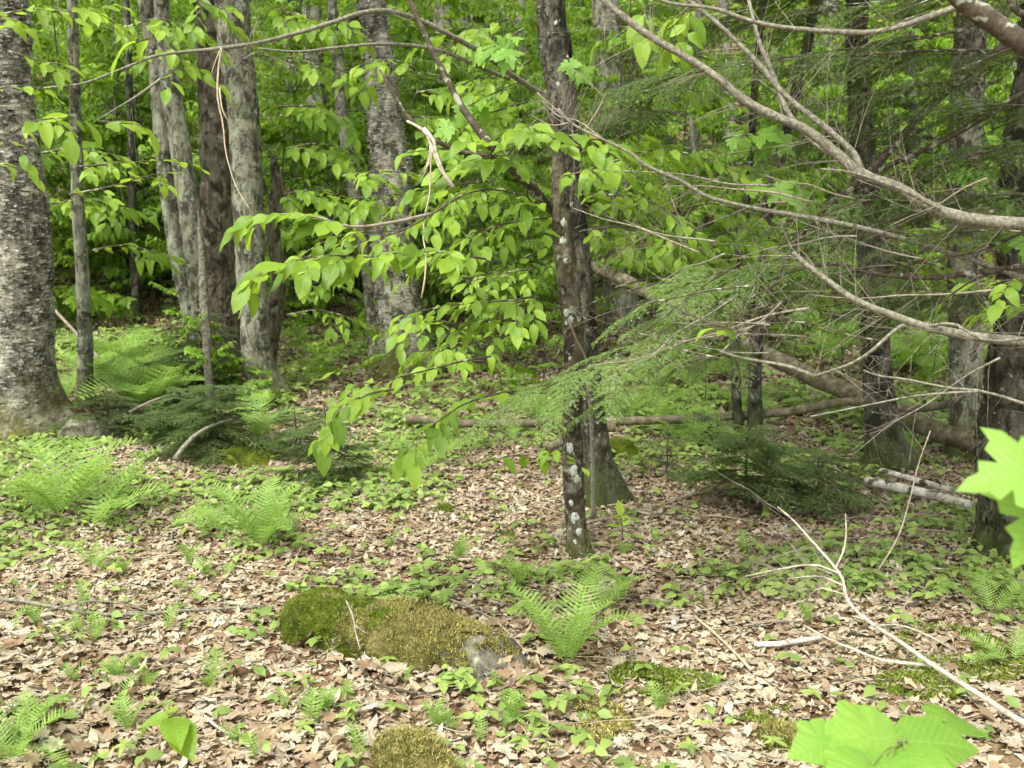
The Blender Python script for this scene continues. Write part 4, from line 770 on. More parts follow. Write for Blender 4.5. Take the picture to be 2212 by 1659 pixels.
# ------------------------------------------------------------------ rocks and moss
def boulder(name, label, ctr, half, rotz, mats, seed, moss_n=0, gold=.5, stone=False, sub=90, rough=.16, power=2.3, tilt=0.0, cat='rock', bare=None):
    """A displaced superellipsoid half sunk in the ground, with moss shoots."""
    t = thing(name, label, cat, ctr); nu, nv = sub, sub // 2; u = np.linspace(0, 2 * np.pi, nu, endpoint=False); v = np.linspace(0.02, np.pi - .02, nv); U, Vv = np.meshgrid(u, v)
    sp = lambda c, e: np.sign(c) * np.abs(c) ** e
    D = np.stack([sp(np.sin(Vv), 2 / power) * sp(np.cos(U), 2 / power), sp(np.sin(Vv), 2 / power) * sp(np.sin(U), 2 / power), sp(np.cos(Vv), 2 / power)], -1)
    P = D * half; P = P * (1 + rough * fbm(P * 5 + seed, 3, seed) + rough * 1.5 * fbm(P * 2.6 + seed, 2, seed + 1))[..., None]; P = P + D * .010 * fbm(P * 28, 2, seed + 2)[..., None]
    if stone:
        xr = P[..., 0] / half[0]; P[..., 2] *= 1 + .08 * np.sin(xr * 5.2 + .6) + .12 * np.exp(-((xr - .55) / .22) ** 2); P[..., 1] *= 1 + .09 * np.sin(xr * 6.5 + 1.9) + .10 * np.sin(xr * 13)
        P[..., 2] -= .010 * np.exp(-((xr + .38) / .05) ** 2) + .022 * np.exp(-((xr - .80 + P[..., 2] * 1.2) / .035) ** 2)
    P[..., 2] += tilt * P[..., 0]; c, s = math.cos(rotz), math.sin(rotz); P = np.stack([P[..., 0] * c - P[..., 1] * s, P[..., 0] * s + P[..., 1] * c, P[..., 2]], -1) + np.asarray(ctr)
    i = np.arange(nv - 1)[:, None] * nu; j = np.arange(nu)[None]; F = np.stack([i + j, i + (j + 1) % nu, i + nu + (j + 1) % nu, i + nu + j], -1).reshape(-1, 4)[:, ::-1]
    Geo().add(P, F).build('stone' if stone else 'mound', mats[0], t)
    if stone:                                                # sheets of moss growing over the stone, thick at the rim
        Dn = D / np.asarray(half); Dn = nrm(np.stack([Dn[..., 0] * c - Dn[..., 1] * s, Dn[..., 0] * s + Dn[..., 1] * c, Dn[..., 2]], -1)); L = P - np.asarray(ctr)
        cov = ~bare(L.reshape(-1, 3), Dn.reshape(-1, 3)); Pm = P + Dn * (.013 + .013 * fbm(P * 20, 3, seed + 4) + .018 * fbm(P * 48, 3, seed + 5))[..., None]
        fc = L.reshape(-1, 3)[F].mean(1); fcov = cov[F].all(1); gold_f = (fc[:, 0] + .50 * fbm(fc * 9, 3, 91) > -.16)
        for sel, mt in ((fcov & ~gold_f, M['moss_green']), (fcov & gold_f, M['moss_gold'])):
            gg = Geo(); gg.add(Pm.reshape(-1, 3), F[sel]); gg.build('moss_cover', mt, t)
    if moss_n:
        r = np.random.default_rng(seed); Q = P.reshape(-1, 3); N = nrm(D.reshape(-1, 3) / np.asarray(half)); N = np.stack([N[:, 0] * c - N[:, 1] * s, N[:, 0] * s + N[:, 1] * c, N[:, 2]], -1)
        ok = np.where((Q[:, 2] > H(Q[:, 0], Q[:, 1]) - .01) & (N[:, 2] > -.1) & (True if bare is None else ~bare((Q - np.asarray(ctr)), N)))[0]
        k = r.choice(ok, moss_n); p = Q[k] + r.normal(0, .008, (moss_n, 3)); p = p + N[k] * (.010 if stone else -.002); nn = N[k]
        local = (Q[k] - np.asarray(ctr)); g = (local[:, 0] + .50 * fbm(local * 9, 3, 91) + .16 if stone else fbm(local * 5, 2, seed + 9) + gold * 2 - 1); isg = g > 0
        bT = (np.array([(-.13, 0, 0), (.13, 0, 0), (.0, 1, .12)]), [np.array([(0, 1, 2)])], np.zeros((3, 2)))
        for nm, sel, mt, hh in (('moss', ~isg, M['moss_blade'], .009), ('moss', isg, M['moss_blade_gold'], .013)):
            if sel.sum() < 5: continue
            gg = Geo(); m = sel.sum(); yv = nrm(nn[sel] + r.normal(0, .55, (m, 3))); scatter(gg, bT, p[sel], yv, r.standard_normal((m, 3)), hh * r.uniform(.5, 1.4, m)); gg.build(nm, mt, t, kind='stuff')
    return t
pa, pb = G(640, 1392), G(1060, 1478); ctr = (pa + pb) / 2; ctr = np.array([ctr[0] - .0, ctr[1] + .13, H(ctr[0], ctr[1] + .13) + .0]); ang = math.atan2(pb[1] - pa[1], pb[0] - pa[0])
rock = boulder('mossy_boulder', 'long low boulder cloaked in green and golden moss, bare grey at its right end', ctr + np.array([.07, -.03, 0]), (.54, .185, .128), ang * 1.12, (M['stone'],), 3, 22000, .42, True, 190, .13, 2.7, -.06,
        bare=lambda q, N: (q[:, 0] > .12) & (q[:, 1] < .12) & (fbm(q * 24, 3, 77) * 1.3 + (q[:, 0] - .12) * 1.7 - (q[:, 2] - .02) * 2.6 > .08))
tufts = np.random.default_rng(4); g = Geo(); bT = (np.array([(-.13, 0, 0), (.13, 0, 0), (.0, 1, .12)]), [np.array([(0, 1, 2)])], np.zeros((3, 2)))
for (x, y, rad, n) in ((930, 1350, .05, 900), (1040, 1362, .032, 500), (700, 1345, .03, 400), (860, 1330, .025, 250)):     # darker cushions of moss on top
    c = G(x, y); a, u = tufts.random(n) * 6.28, np.sqrt(tufts.random(n)); dv = np.stack([u * np.cos(a), u * np.sin(a) * .8, np.zeros(n)], -1) * rad
    zt = ctr[2] + .132 + .02 * (1 - u ** 2) - .04 * abs(x - 860) / 200
    k = CAM + (np.array([c - CAM]) * ((CAM[2] - zt)[:, None] / (CAM[2] - c[2]))); scatter(g, bT, k + dv + [0, 0, -.02], nrm(np.array([0, 0, .8]) + dv / rad + tufts.normal(0, .3, (n, 3))), tufts.standard_normal((n, 3)), .012 * tufts.uniform(.6, 1.4, n))
g.build('moss_tuft', M['moss_blade'], rock, kind='stuff')
rq = np.random.default_rng(61); RD = math.cos(ang * 1.12), math.sin(ang * 1.12)
for q in range(70):                                          # dead leaves drifted against the boulder
    a = rq.random() * 6.28 if q < 40 else rq.uniform(3.3, 6.1); ex, ey = (.53 * math.cos(a), .215 * math.sin(a)); x = ctr[0] + .07 + ex * RD[0] - ey * RD[1]; y = ctr[1] - .02 + ex * RD[1] + ey * RD[0]; out = nrm(np.array([x - ctr[0], y - ctr[1], 0]))
    inst('dead_leaf', dead_me[int(rq.integers(0, 8))], mat4((x, y, float(H(x, y)) + .02 + .02 * rq.random()), nrm(rq.normal(0, 1, 3) * [1, 1, .2]), nrm(out * rq.uniform(.2, .9) + [0, 0, 1]), rq.uniform(.05, .085)), ground)
limb('fallen_stick', 'short dark stick leaning across the front of the mossy boulder', 'stick', ([(748, 1298, 3.55), (762, 1330, 3.47), (768, 1365, 3.42), (778, 1402, 3.36)], 4.5, 3), [([(766, 1350, 3.44), (782, 1362, 3.42), (792, 1368, 3.41)], 3, 2)], 'grey_twig', 0, seed=51)
gq = G(900, 1672); boulder('mossy_mound', 'moss-covered hump at the bottom edge, left of the centre', (gq[0], gq[1] + .02, H(gq[0], gq[1]) - .01), (.125, .20, .085), .5, (M['moss_gold'],), 5, 4500, .75, rough=.14, cat='mound')
gq = G(1712, 1612); boulder('mossy_mound', 'flat olive moss cushion with a white dot on it, left of the big bright leaves', (gq[0], gq[1], H(gq[0], gq[1]) - .02), (.145, .12, .065), .1, (M['moss_green'],), 6, 4200, .45, rough=.14, cat='mound')
gq = G(1332, 985); boulder('mossy_stone', 'moss-covered stone at the right foot of the dark centre trunk', (gq[0], gq[1], gq[2] - .02), (.10, .09, .10), .1, (M['moss_green'],), 7, 3000, .3, cat='rock', sub=60, rough=.28)
gq = G(960, 1105); boulder('mossy_stone', 'small dark moss hummock in the middle ground left of the beech', (gq[0], gq[1], gq[2] - .02), (.075, .06, .065), .1, (M['moss_green'],), 8, 900, .45, cat='rock', sub=44)
gq = G(1092, 1160); boulder('mossy_stone', 'tiny moss tuft in the litter left of the beech foot', (gq[0], gq[1], gq[2] - .02), (.06, .05, .045), .1, (M['moss_green'],), 9, 700, .4, cat='rock', sub=36)
gq = G(195, 960); boulder('lichened_rock', 'pale lichened rock at the right foot of the thick birch', (gq[0] - .05, gq[1] + .15, gq[2] - .03), (.22, .18, .20), .2, (M['stone'],), 10, 700, .5, False, 60, cat='rock')
gq = G(490, 1010); boulder('mossy_mound', 'dark overgrown mound under the small hemlocks at the left', (gq[0], gq[1] + .15, gq[2] - .05), (.26, .18, .10), .1, (M['moss_green'],), 11, 1800, .3, sub=60, rough=.3, cat='mound')
gq = G(735, 1050); boulder('mossy_stone', 'dim mossy stone below the hemlock seedling left of the centre', (gq[0], gq[1], gq[2] - .03), (.13, .1, .08), .1, (M['moss_green'],), 12, 700, .5, sub=36, cat='rock')
gq = G(600, 880); boulder('mossy_mound', 'moss-green root mound at the right foot of the maple clump', (gq[0] - .08, gq[1] + .1, gq[2] - .04), (.20, .2, .16), .1, (M['moss_green'],), 13, 900, .5, sub=40, cat='mound')
def moss_patch(x, y, w_, h_, n, gold, seed):                 # low moss between the dead leaves
    r = np.random.default_rng(seed); u = np.sqrt(r.random(n)); a = r.random(n) * 6.28; P = []; base = G(x, y); ex = abs(G(x + w_ / 2, y)[0] - base[0]); ey = abs(G(x, y - h_ / 2)[1] - base[1]); q = base + np.stack([u * np.cos(a) * ex, u * np.sin(a) * ey, np.zeros(n)], -1)
    k = n2(q[:, 0], q[:, 1], 9, seed) > -.02 - .45 * (1 - u); q = q[k]; q[:, 2] = H(q[:, 0], q[:, 1]) + .012 + .012 * r.random(len(q)); m = len(q)
    bT = (np.array([(-.10, 0, 0), (.10, 0, 0), (.22, .55, .05), (0, 1, .12), (-.22, .55, .05)]), [np.array([(0, 1, 2, 3, 4)])], np.zeros((5, 2))); g = Geo(); scatter(g, bT, q, nrm(np.array([0, 0, .7]) + r.normal(0, .7, (m, 3))), r.standard_normal((m, 3)), .012 * r.uniform(.5, 1.5, m))
    g.build('moss_patch', M['moss_blade_gold' if gold else 'moss_blade'], ground, kind='stuff')
for q, a in enumerate([(1390, 1480, 150, 70, 3500, 0), (1290, 1560, 170, 90, 4200, 1), (1480, 1490, 170, 60, 2500, 0), (2080, 1420, 260, 120, 4500, 0), (1990, 1490, 200, 60, 2500, 0), (900, 1085, 120, 30, 1200, 0), (880, 1130, 90, 30, 900, 1), (1180, 1490, 130, 50, 2200, 1), (2150, 1290, 150, 90, 1800, 0), (1700, 1580, 200, 80, 2000, 0)]): moss_patch(*a[:5], a[5], 200 + q)
for q, (x, y, s, lab) in enumerate([(1455, 1358, .010, 'small white round dot lying in the litter right of the fern'), (1678, 1552, .009, 'small white round dot sitting on the olive moss cushion'), (1398, 505 + 0, 0, '')]):
    if not s: continue
    p = G(x, y); d = depth(p); u = np.linspace(0, 2 * np.pi, 12, endpoint=False); V = [p + np.array([0, 0, .024 + s])]
    for e in (.5, 0, -.7): V += [p + np.array([math.cos(a) * s * math.sqrt(1 - e * e), math.sin(a) * s * math.sqrt(1 - e * e), .024 + e * s * .8]) for a in u]
    a = np.arange(12); b = (a + 1) % 12; g = Geo().add(np.array(V), np.stack([np.zeros(12, int), 1 + a, 1 + b], -1), np.stack([1 + a, 13 + a, 13 + b, 1 + b], -1), np.stack([13 + a, 25 + a, 25 + b, 13 + b], -1))
    tag(g.build('white_pebble', M['white_dot'], origin=p), lab, 'pebble')

# ------------------------------------------------------------------ leafy sprays whose leaves are single pieces
LB = [Geo().add(*(lambda T: (T[0], *T[1]))(T), uv=T[2]).mesh('leaf', M['leaf_beech']) for T in
      [leafT(7, 5, .29, .18, .28, .035, .035, 21), leafT(7, 5, .31, .12, .16, .03, .035, 22), leafT(7, 5, .27, .30, .42, .05, .035, 23), leafT(7, 5, .30, .10, -.06, .03, .035, 24), leafT(7, 5, .25, .45, .5, .06, .035, 25), leafT(7, 5, .28, .22, .12, .06, .035, 26, twist=.9)]]
LM = [Geo().add(*(lambda T: (T[0], *T[1]))(T), uv=T[2]).mesh('leaf', M['leaf_maple']) for T in [lobeT(MAPLE, .12, .18, .015, 31, .35), lobeT(MAPLE, .2, .3, .015, 32, .35)]]
LS = [Geo().add(*(lambda T: (T[0], *T[1]))(T), uv=T[2]).mesh('leaf', M['leaf_maple']) for T in [lobeT(STRIPED, .10, .12, .008, 33, .45, 1, 2), lobeT(STRIPED, .18, .2, .008, 34, .45, 1, 2)]]
def toward_cam(p): return nrm(CAM - np.asarray(p))
def spray(name, label, stems, leaf=.075, step=.036, ptw=.45, twl=(.10, .22), droop=.42, face=.15, seed=1, meshes=LB, wood='dark_limb', group=None, cat='leafy branch', w0=5, w1=1.6, lo=.0, jit=.25, mul=1.0):
    """stems: polylines (x, y, depth); leaves alternate along them and along side twigs."""
    r = random.Random(seed); rn = np.random.default_rng(seed); t = None; wg = Geo(); wgs = []; L = []
    def run(P, rad0, rad1, level):
        seg = np.linalg.norm(np.diff(P, axis=0), axis=1); cum = np.concatenate([[0], np.cumsum(seg)]); q = cum[-1] * (lo if level == 0 else .12) + step * .5; sg = 1 if r.random() < .5 else -1
        while q < cum[-1]:
            k = min(int(np.searchsorted(cum, q)) - 1, len(seg) - 1); c = P[k] + (P[k + 1] - P[k]) * (q - cum[k]) / seg[k]; d = nrm(P[k + 1] - P[k]); sd = nrm(np.cross(d, [0, 0, 1.])) * sg
            if level < 1 and r.random() < ptw:
                ln = r.uniform(*twl); dd = nrm(sd * .9 + d * .7 + np.array([0, 0, -.15 + r.uniform(-.15, .2)])); tt = np.linspace(0, 1, 8)[:, None]; Q = c + dd * ln * tt - np.array([0, 0, .22]) * ln * tt ** 2; tube(wg, Q, np.linspace(rad1 * 1.3, rad1 * .6, 8), 4, cap=False); run(Q, rad1, rad1, level + 1)
            else:
                dd = nrm(sd * r.uniform(.35, 1.0) + d * r.uniform(.5, 1.3) + np.array([0, 0, -droop * r.uniform(-.15, 1.0)])); nn = nrm(np.array([0, 0, 1.]) + toward_cam(c) * face * r.uniform(-.2, 1.9) + rn.normal(0, jit + .1, 3)); L.append((c, dd, nn, .88 * leaf * mul * r.uniform(.7, 1.32)))
            sg = -sg; q += step * r.uniform(.7, 1.35)
        e = P[-1]; L.append((e, nrm(nrm(P[-1] - P[-2]) + np.array([0, 0, -droop * .7])), nrm(np.array([0, 0, 1.]) + toward_cam(e) * face), leaf * 1.05))
    base = None; paths = []
    for s_ in stems:
        P0 = wp(s_); n = int(max(10, np.sum(np.linalg.norm(np.diff(P0, axis=0), axis=1)) / .03)); P = smooth_path(P0, n); paths.append(P)
    t = thing(name, label, cat, paths[0][0], group)
    for P, s_ in zip(paths, stems):
        wg.V, wg.F, wg.U, wg.n = [], [], [], 0; dm = s_[0][2]; tube(wg, P, np.linspace(R_px(w0, dm), R_px(w1, dm), len(P)), 6, .12, 30, seed); run(P, .002, .0014, 0); wg.build('stem', M[wood], t)
    for c, dd, nn, s in L: inst('leaf', meshes[r.randrange(len(meshes))], mat4(c, dd, nn, s), t)
    return t
SP = [
 ('bright drooping beech spray in front of the maple clump, the upper one', [[(930, 462, 3.45), (850, 480, 3.35), (760, 490, 3.25), (690, 470, 3.2), (620, 462, 3.2), (560, 470, 3.2), (515, 490, 3.2)]], dict(leaf=.090, ptw=.2, twl=(.05, .10), lo=.45, face=.6, step=.019, seed=3, wood='grey_twig', w0=8)),
 ('bright overlapping beech spray hanging below the upper one, left of the centre', [[(1050, 560, 3.6), (960, 545, 3.45), (880, 545, 3.35), (800, 555, 3.25), (720, 552, 3.2), (650, 560, 3.15), (600, 575, 3.15), (560, 590, 3.15)]], dict(leaf=.095, ptw=.35, twl=(.06, .14), lo=.10, seed=5, droop=.6, face=.6, step=.024)),
 ('mid-green spray of broad leaves above the tan twig, left of the centre', [[(1000, 420, 3.9), (920, 470, 3.75), (850, 505, 3.6), (790, 500, 3.5), (730, 510, 3.5)]], dict(leaf=.07, seed=6, lo=.1)),
 ('bright leaf cluster bursting from the dark branch at the centre', [[(1085, 350, 4.2), (1130, 300, 4.1), (1190, 300, 4.1), (1260, 290, 4.05), (1330, 310, 4.0)], [(1090, 350, 4.2), (1060, 330, 4.05), (1100, 290, 4.0), (1150, 270, 3.9)]], dict(leaf=.095, ptw=.55, seed=7, face=.8)),
 ('shaded leaf mass under the dark crooked branch at the centre', [[(1180, 450, 4.5), (1120, 420, 4.3), (1050, 410, 4.2), (980, 430, 4.1), (920, 470, 4.1)], [(1190, 470, 4.5), (1110, 480, 4.3), (1030, 500, 4.2), (960, 540, 4.1)], [(1200, 520, 4.5), (1130, 560, 4.4), (1060, 590, 4.3), (990, 600, 4.2)]], dict(leaf=.08, ptw=.42, seed=8, droop=.35, step=.046)),
 ('leafy spray spreading right from the centre trunks', [[(1230, 380, 4.6), (1320, 350, 4.4), (1400, 325, 4.3), (1480, 330, 4.2), (1540, 350, 4.2)], [(1240, 420, 4.6), (1310, 420, 4.5), (1390, 430, 4.4), (1450, 460, 4.4)]], dict(leaf=.085, ptw=.5, seed=9)),
 ('large leaf spray drooping right of the centre trunks at mid height', [[(1250, 500, 4.7), (1330, 490, 4.6), (1420, 500, 4.5), (1500, 530, 4.4), (1560, 560, 4.4)]], dict(leaf=.09, ptw=.45, seed=10, droop=.8)),
 ('low bright beech spray arching to the left in front of the beech foot', [[(1180, 850, 4.0), (1110, 845, 3.9), (1040, 860, 3.8), (990, 880, 3.75), (940, 915, 3.7), (900, 945, 3.65), (872, 985, 3.65)]], dict(leaf=.09, ptw=.3, seed=11, lo=.25, droop=.7, twl=(.05, .11), step=.032, face=.5)),
 ('beech spray above the low arching one, its leaves hanging in a row', [[(1060, 770, 4.2), (1000, 780, 4.1), (940, 795, 4.05), (880, 810, 4.0), (820, 825, 4.0), (770, 830, 4.0)]], dict(leaf=.09, ptw=.3, seed=12, droop=.8, lo=.35, step=.036, face=.5)),
 ('drooping leaf spray left of the low ones, over the hemlock seedling', [[(850, 842, 3.8), (800, 850, 3.75), (755, 870, 3.7), (720, 905, 3.7), (700, 940, 3.7)]], dict(leaf=.098, ptw=.35, seed=13, droop=.9, twl=(.05, .10), step=.026, face=.5)),
 ('two-leaf sprig hovering right of the maple clump foot', [[(770, 790, 3.9), (745, 795, 3.9), (728, 800, 3.9)]], dict(leaf=.07, ptw=0, seed=14, step=.06)),
 ('spray of backlit leaves left of the centre trunks at mid height', [[(1160, 640, 4.4), (1090, 650, 4.3), (1010, 655, 4.2), (940, 665, 4.2), (870, 680, 4.2)], [(1150, 700, 4.4), (1080, 690, 4.3), (1020, 700, 4.3), (970, 720, 4.3)]], dict(leaf=.085, ptw=.45, seed=15)),
 ('hand-like cluster of pointed leaves near the top left', [[(330, 80, 3.1), (300, 90, 3.1), (275, 98, 3.1)]], dict(leaf=.10, ptw=0, seed=16, step=.03, droop=1.0)),
 ('spray of drooping pointed leaves in front of the slim trunk', [[(30, 285, 3.2), (80, 262, 3.2), (130, 255, 3.2), (180, 262, 3.2)]], dict(leaf=.085, ptw=.15, seed=17, step=.04, droop=.9)),
 ('leaf cluster hanging between the slim trunk and the maple clump', [[(220, 262, 3.3), (255, 265, 3.3), (290, 268, 3.3), (310, 275, 3.3)]], dict(leaf=.09, ptw=.2, seed=18, step=.035, droop=.9)),
 ('leafy spray crossing the thick birch trunk high up', [[(-60, 200, 2.9), (0, 190, 2.9), (50, 185, 2.9), (95, 195, 2.9)], [(-60, 300, 3.0), (0, 300, 3.0), (40, 320, 3.0), (60, 350, 3.0)]], dict(leaf=.06, ptw=.25, seed=19, step=.045)),
 ('spray of yellow-green leaves low in front of the thick birch', [[(-40, 360, 3.0), (10, 355, 3.0), (60, 375, 3.0)], [(-60, 50, 2.4), (0, 55, 2.4), (40, 60, 2.4)]], dict(leaf=.065, ptw=.2, seed=20, step=.045)),
 ('level tier of small leaves right of the slim trunk', [[(150, 420, 4.5), (230, 405, 4.5), (300, 385, 4.5), (370, 370, 4.6)], [(170, 360, 4.6), (230, 355, 4.6), (290, 350, 4.6), (350, 345, 4.6)]], dict(leaf=.07, ptw=.5, seed=21, step=.05)),
 ('loose spray of leaves along the top left corner', [[(-30, 40, 3.6), (60, 20, 3.6), (150, 25, 3.6), (240, 10, 3.6)], [(20, 110, 3.8), (80, 130, 3.8), (140, 140, 3.8)]], dict(leaf=.075, ptw=.35, seed=22)),
 ('leaf pair with torn edges sprouting low on the beech', [[(1262, 1015, 4.4), (1230, 985, 4.3), (1205, 972, 4.25), (1185, 975, 4.2)]], dict(leaf=.07, ptw=0, seed=23, droop=.9, step=.05)),
 ('dark hanging leaf spray left of the beech foot', [[(1040, 1000, 4.2), (1070, 990, 4.2), (1110, 985, 4.2), (1150, 990, 4.2)]], dict(leaf=.085, ptw=.15, seed=24, droop=1.0, step=.05)),
 ('small fresh seedling leaves right of the beech foot', [[(1345, 1165, 4.8), (1344, 1140, 4.8), (1342, 1118, 4.8)]], dict(leaf=.075, ptw=0, seed=25, droop=.4, step=.02, cat='seedling', w0=2.5)),
 ('fresh leaves at the tip of a twig above the leaning log', [[(1600, 740, 3.4), (1570, 715, 3.4), (1545, 710, 3.4)]], dict(leaf=.07, ptw=.2, seed=26, step=.03)),
 ('dark spray of leaves low at the right edge, above the level branch', [[(2250, 600, 3.3), (2180, 605, 3.3), (2110, 610, 3.3)], [(2260, 660, 3.3), (2190, 660, 3.3)]], dict(leaf=.075, ptw=.4, seed=27)),
 ('leaf cluster hanging over the pale limb at the top', [[(1500, -10, 3.6), (1480, 25, 3.6), (1450, 40, 3.6)], [(1400, 10, 3.7), (1380, 40, 3.7)]], dict(leaf=.10, ptw=.2, seed=28, droop=1.0)),
 ('broad leaves hanging against the hollow grey trunk', [[(1360, 60, 4.5), (1330, 80, 4.4), (1300, 90, 4.4)]], dict(leaf=.11, ptw=0, seed=29, droop=1.0, step=.05)),
]
for q, (lab, stems, kw) in enumerate(SP):
    nm = 'seedling' if kw.get('cat') == 'seedling' else 'beech_spray'; spray(nm, lab, stems, **kw)
for lab, stems, kw in [
 ('maple twig with toothed leaves left of the pale limb at the top', [[(1225, 120, 4.3), (1235, 145, 4.3), (1250, 150, 4.3)]], dict(leaf=.085, seed=41, ptw=0, step=.04, droop=.9, face=1.0)),
 ('maple leaves hanging bright among the trunks at the upper centre', [[(1130, 60, 4.6), (1080, 95, 4.6), (1040, 110, 4.6)], [(1120, 180, 4.7), (1070, 200, 4.7), (1010, 230, 4.7)]], dict(leaf=.095, seed=42, ptw=.3, step=.06, droop=.8, face=.9)),
 ('maple leaves spreading above the thin smooth branch on the right', [[(1560, 300, 4.4), (1620, 290, 4.4), (1680, 300, 4.4)], [(1600, 410, 4.4), (1660, 400, 4.4), (1720, 420, 4.4)]], dict(leaf=.10, seed=43, ptw=.3, step=.06, droop=.7, face=.9)),
 ('yellow-green maple leaves glowing right of the forked limb', [[(1960, 330, 4.6), (2010, 330, 4.6), (2060, 350, 4.6)], [(2150, 400, 4.2), (2180, 470, 4.2), (2220, 520, 4.2)]], dict(leaf=.095, seed=44, ptw=.4, step=.055, droop=.6, face=.9))]:
    spray('maple_spray', lab, stems, meshes=LM, **kw)

for lab, stems, kw in [
 ('soft leaf spray overlapping the top of the two left stems of the clump', [[(270, 60, 6.5), (340, 40, 6.4), (410, 60, 6.3)], [(300, 130, 6.5), (350, 110, 6.4), (400, 140, 6.3)]], dict(leaf=.12, seed=61)),
 ('leaf spray hanging between the brown trunk and the grey trunk at the very top', [[(400, -20, 6.5), (450, 10, 6.4), (500, 20, 6.3)]], dict(leaf=.11, seed=62)),
 ('layered leaves right of the maple clump near the top', [[(600, 20, 7.5), (680, 40, 7.4), (760, 50, 7.4)], [(620, 130, 7.5), (690, 140, 7.4), (760, 160, 7.4)], [(600, 230, 8), (680, 230, 8), (740, 250, 8)]], dict(leaf=.13, seed=63)),
 ('leaf tiers in front of the blotchy birch just below its middle', [[(740, 380, 7.0), (830, 370, 6.8), (920, 380, 6.7)], [(760, 430, 7.0), (840, 420, 6.8), (930, 420, 6.7)]], dict(leaf=.12, seed=64)),
 ('leaf tiers crossing the blotchy birch near its top', [[(900, 150, 7.2), (850, 130, 7.1), (780, 140, 7.0)], [(930, 80, 7.2), (980, 100, 7.1), (1040, 90, 7.0)]], dict(leaf=.12, seed=65)),
 ('leaves filling the gap left of the dark centre tree near the top', [[(1100, 40, 6.4), (1040, 60, 6.3), (980, 60, 6.2)], [(1150, 130, 6.4), (1090, 160, 6.3), (1020, 170, 6.2)], [(1140, 220, 6.4), (1070, 240, 6.3), (1000, 260, 6.2)]], dict(leaf=.12, seed=66)),
 ('shaded leaf tiers behind the bleached splinter', [[(1040, 330, 6.4), (960, 320, 6.2), (880, 330, 6.0)], [(1060, 390, 6.4), (980, 400, 6.2), (900, 410, 6.0)]], dict(leaf=.12, seed=67)),
 ('leaf tiers between the centre trunks and the hollow grey trunk', [[(1250, 300, 6.4), (1310, 280, 6.3), (1380, 290, 6.2)], [(1250, 380, 6.4), (1320, 390, 6.3), (1400, 400, 6.2)]], dict(leaf=.11, seed=68)),
 ('leaves scattered before the slope right of the hollow grey trunk', [[(1380, 200, 6.6), (1450, 190, 6.5), (1530, 200, 6.5)], [(1400, 90, 6.6), (1470, 110, 6.5), (1540, 130, 6.5)]], dict(leaf=.11, seed=69)),
 ('leafy tiers behind the thin smooth branch in the right half', [[(1500, 520, 6.0), (1590, 500, 5.9), (1680, 520, 5.8)], [(1560, 360, 6.0), (1640, 350, 5.9), (1740, 370, 5.8)], [(1480, 450, 6.0), (1540, 440, 5.9), (1620, 460, 5.8)]], dict(leaf=.10, seed=70)),
 ('leaves glimpsed between the level branch and the forked limb at the right', [[(1880, 470, 5.4), (1960, 480, 5.3), (2050, 500, 5.2)], [(1920, 560, 5.4), (2010, 570, 5.3), (2080, 600, 5.2)]], dict(leaf=.085, seed=71)),
 ('leaf cluster at the top right below the thick dark limb', [[(2212, 250, 4.8), (2150, 230, 4.7), (2090, 210, 4.7)], [(2212, 330, 4.8), (2160, 320, 4.7), (2110, 340, 4.7)]], dict(leaf=.08, seed=72)),
 ('low leaves hiding the foot of the blotchy birch', [[(980, 700, 6.5), (930, 690, 6.4), (870, 700, 6.3)], [(1020, 740, 6.5), (970, 745, 6.4), (910, 760, 6.3)]], dict(leaf=.10, seed=73)),
 ('pale leaf tiers behind the slim trunk at the left', [[(90, 330, 8.4), (170, 320, 8.3), (250, 335, 8.2)], [(110, 440, 8.4), (190, 430, 8.3), (270, 450, 8.2)], [(200, 540, 8.6), (270, 530, 8.5), (340, 545, 8.4)]], dict(leaf=.13, seed=81)),
 ('pale leaf tiers in the gap right of the maple clump', [[(620, 320, 8.2), (690, 310, 8.1), (760, 325, 8.0)], [(610, 420, 8.2), (680, 410, 8.1), (750, 425, 8.0)], [(640, 560, 8.4), (700, 550, 8.3), (770, 570, 8.2)]], dict(leaf=.13, seed=82)),
 ('small pale leaves low in the gap right of the maple clump', [[(620, 680, 8.4), (690, 670, 8.3), (770, 690, 8.2)], [(640, 620, 8.6), (700, 610, 8.5), (760, 625, 8.4)]], dict(leaf=.11, seed=83)),
 ('leaf tiers behind the dark crooked branch near the top', [[(900, 200, 7.4), (980, 190, 7.3), (1070, 200, 7.2)], [(880, 250, 7.4), (960, 260, 7.3), (1040, 280, 7.2)]], dict(leaf=.12, seed=84)),
 ('leafy twigs low behind the pale hemlock boughs', [[(1330, 620, 6.4), (1420, 600, 6.3), (1500, 620, 6.2)], [(1350, 540, 6.4), (1430, 530, 6.3), (1500, 550, 6.2)]], dict(leaf=.09, seed=85)),
 ('half-lit leaves low between the centre trunks and the clump', [[(1150, 580, 5.8), (1090, 590, 5.7), (1010, 610, 5.6)], [(1160, 640, 5.8), (1100, 660, 5.7), (1030, 690, 5.6)]], dict(leaf=.09, seed=74))]:
    spray('beech_spray', lab, stems, ptw=.6, twl=(.15, .35), step=.055, meshes=LB, **kw)
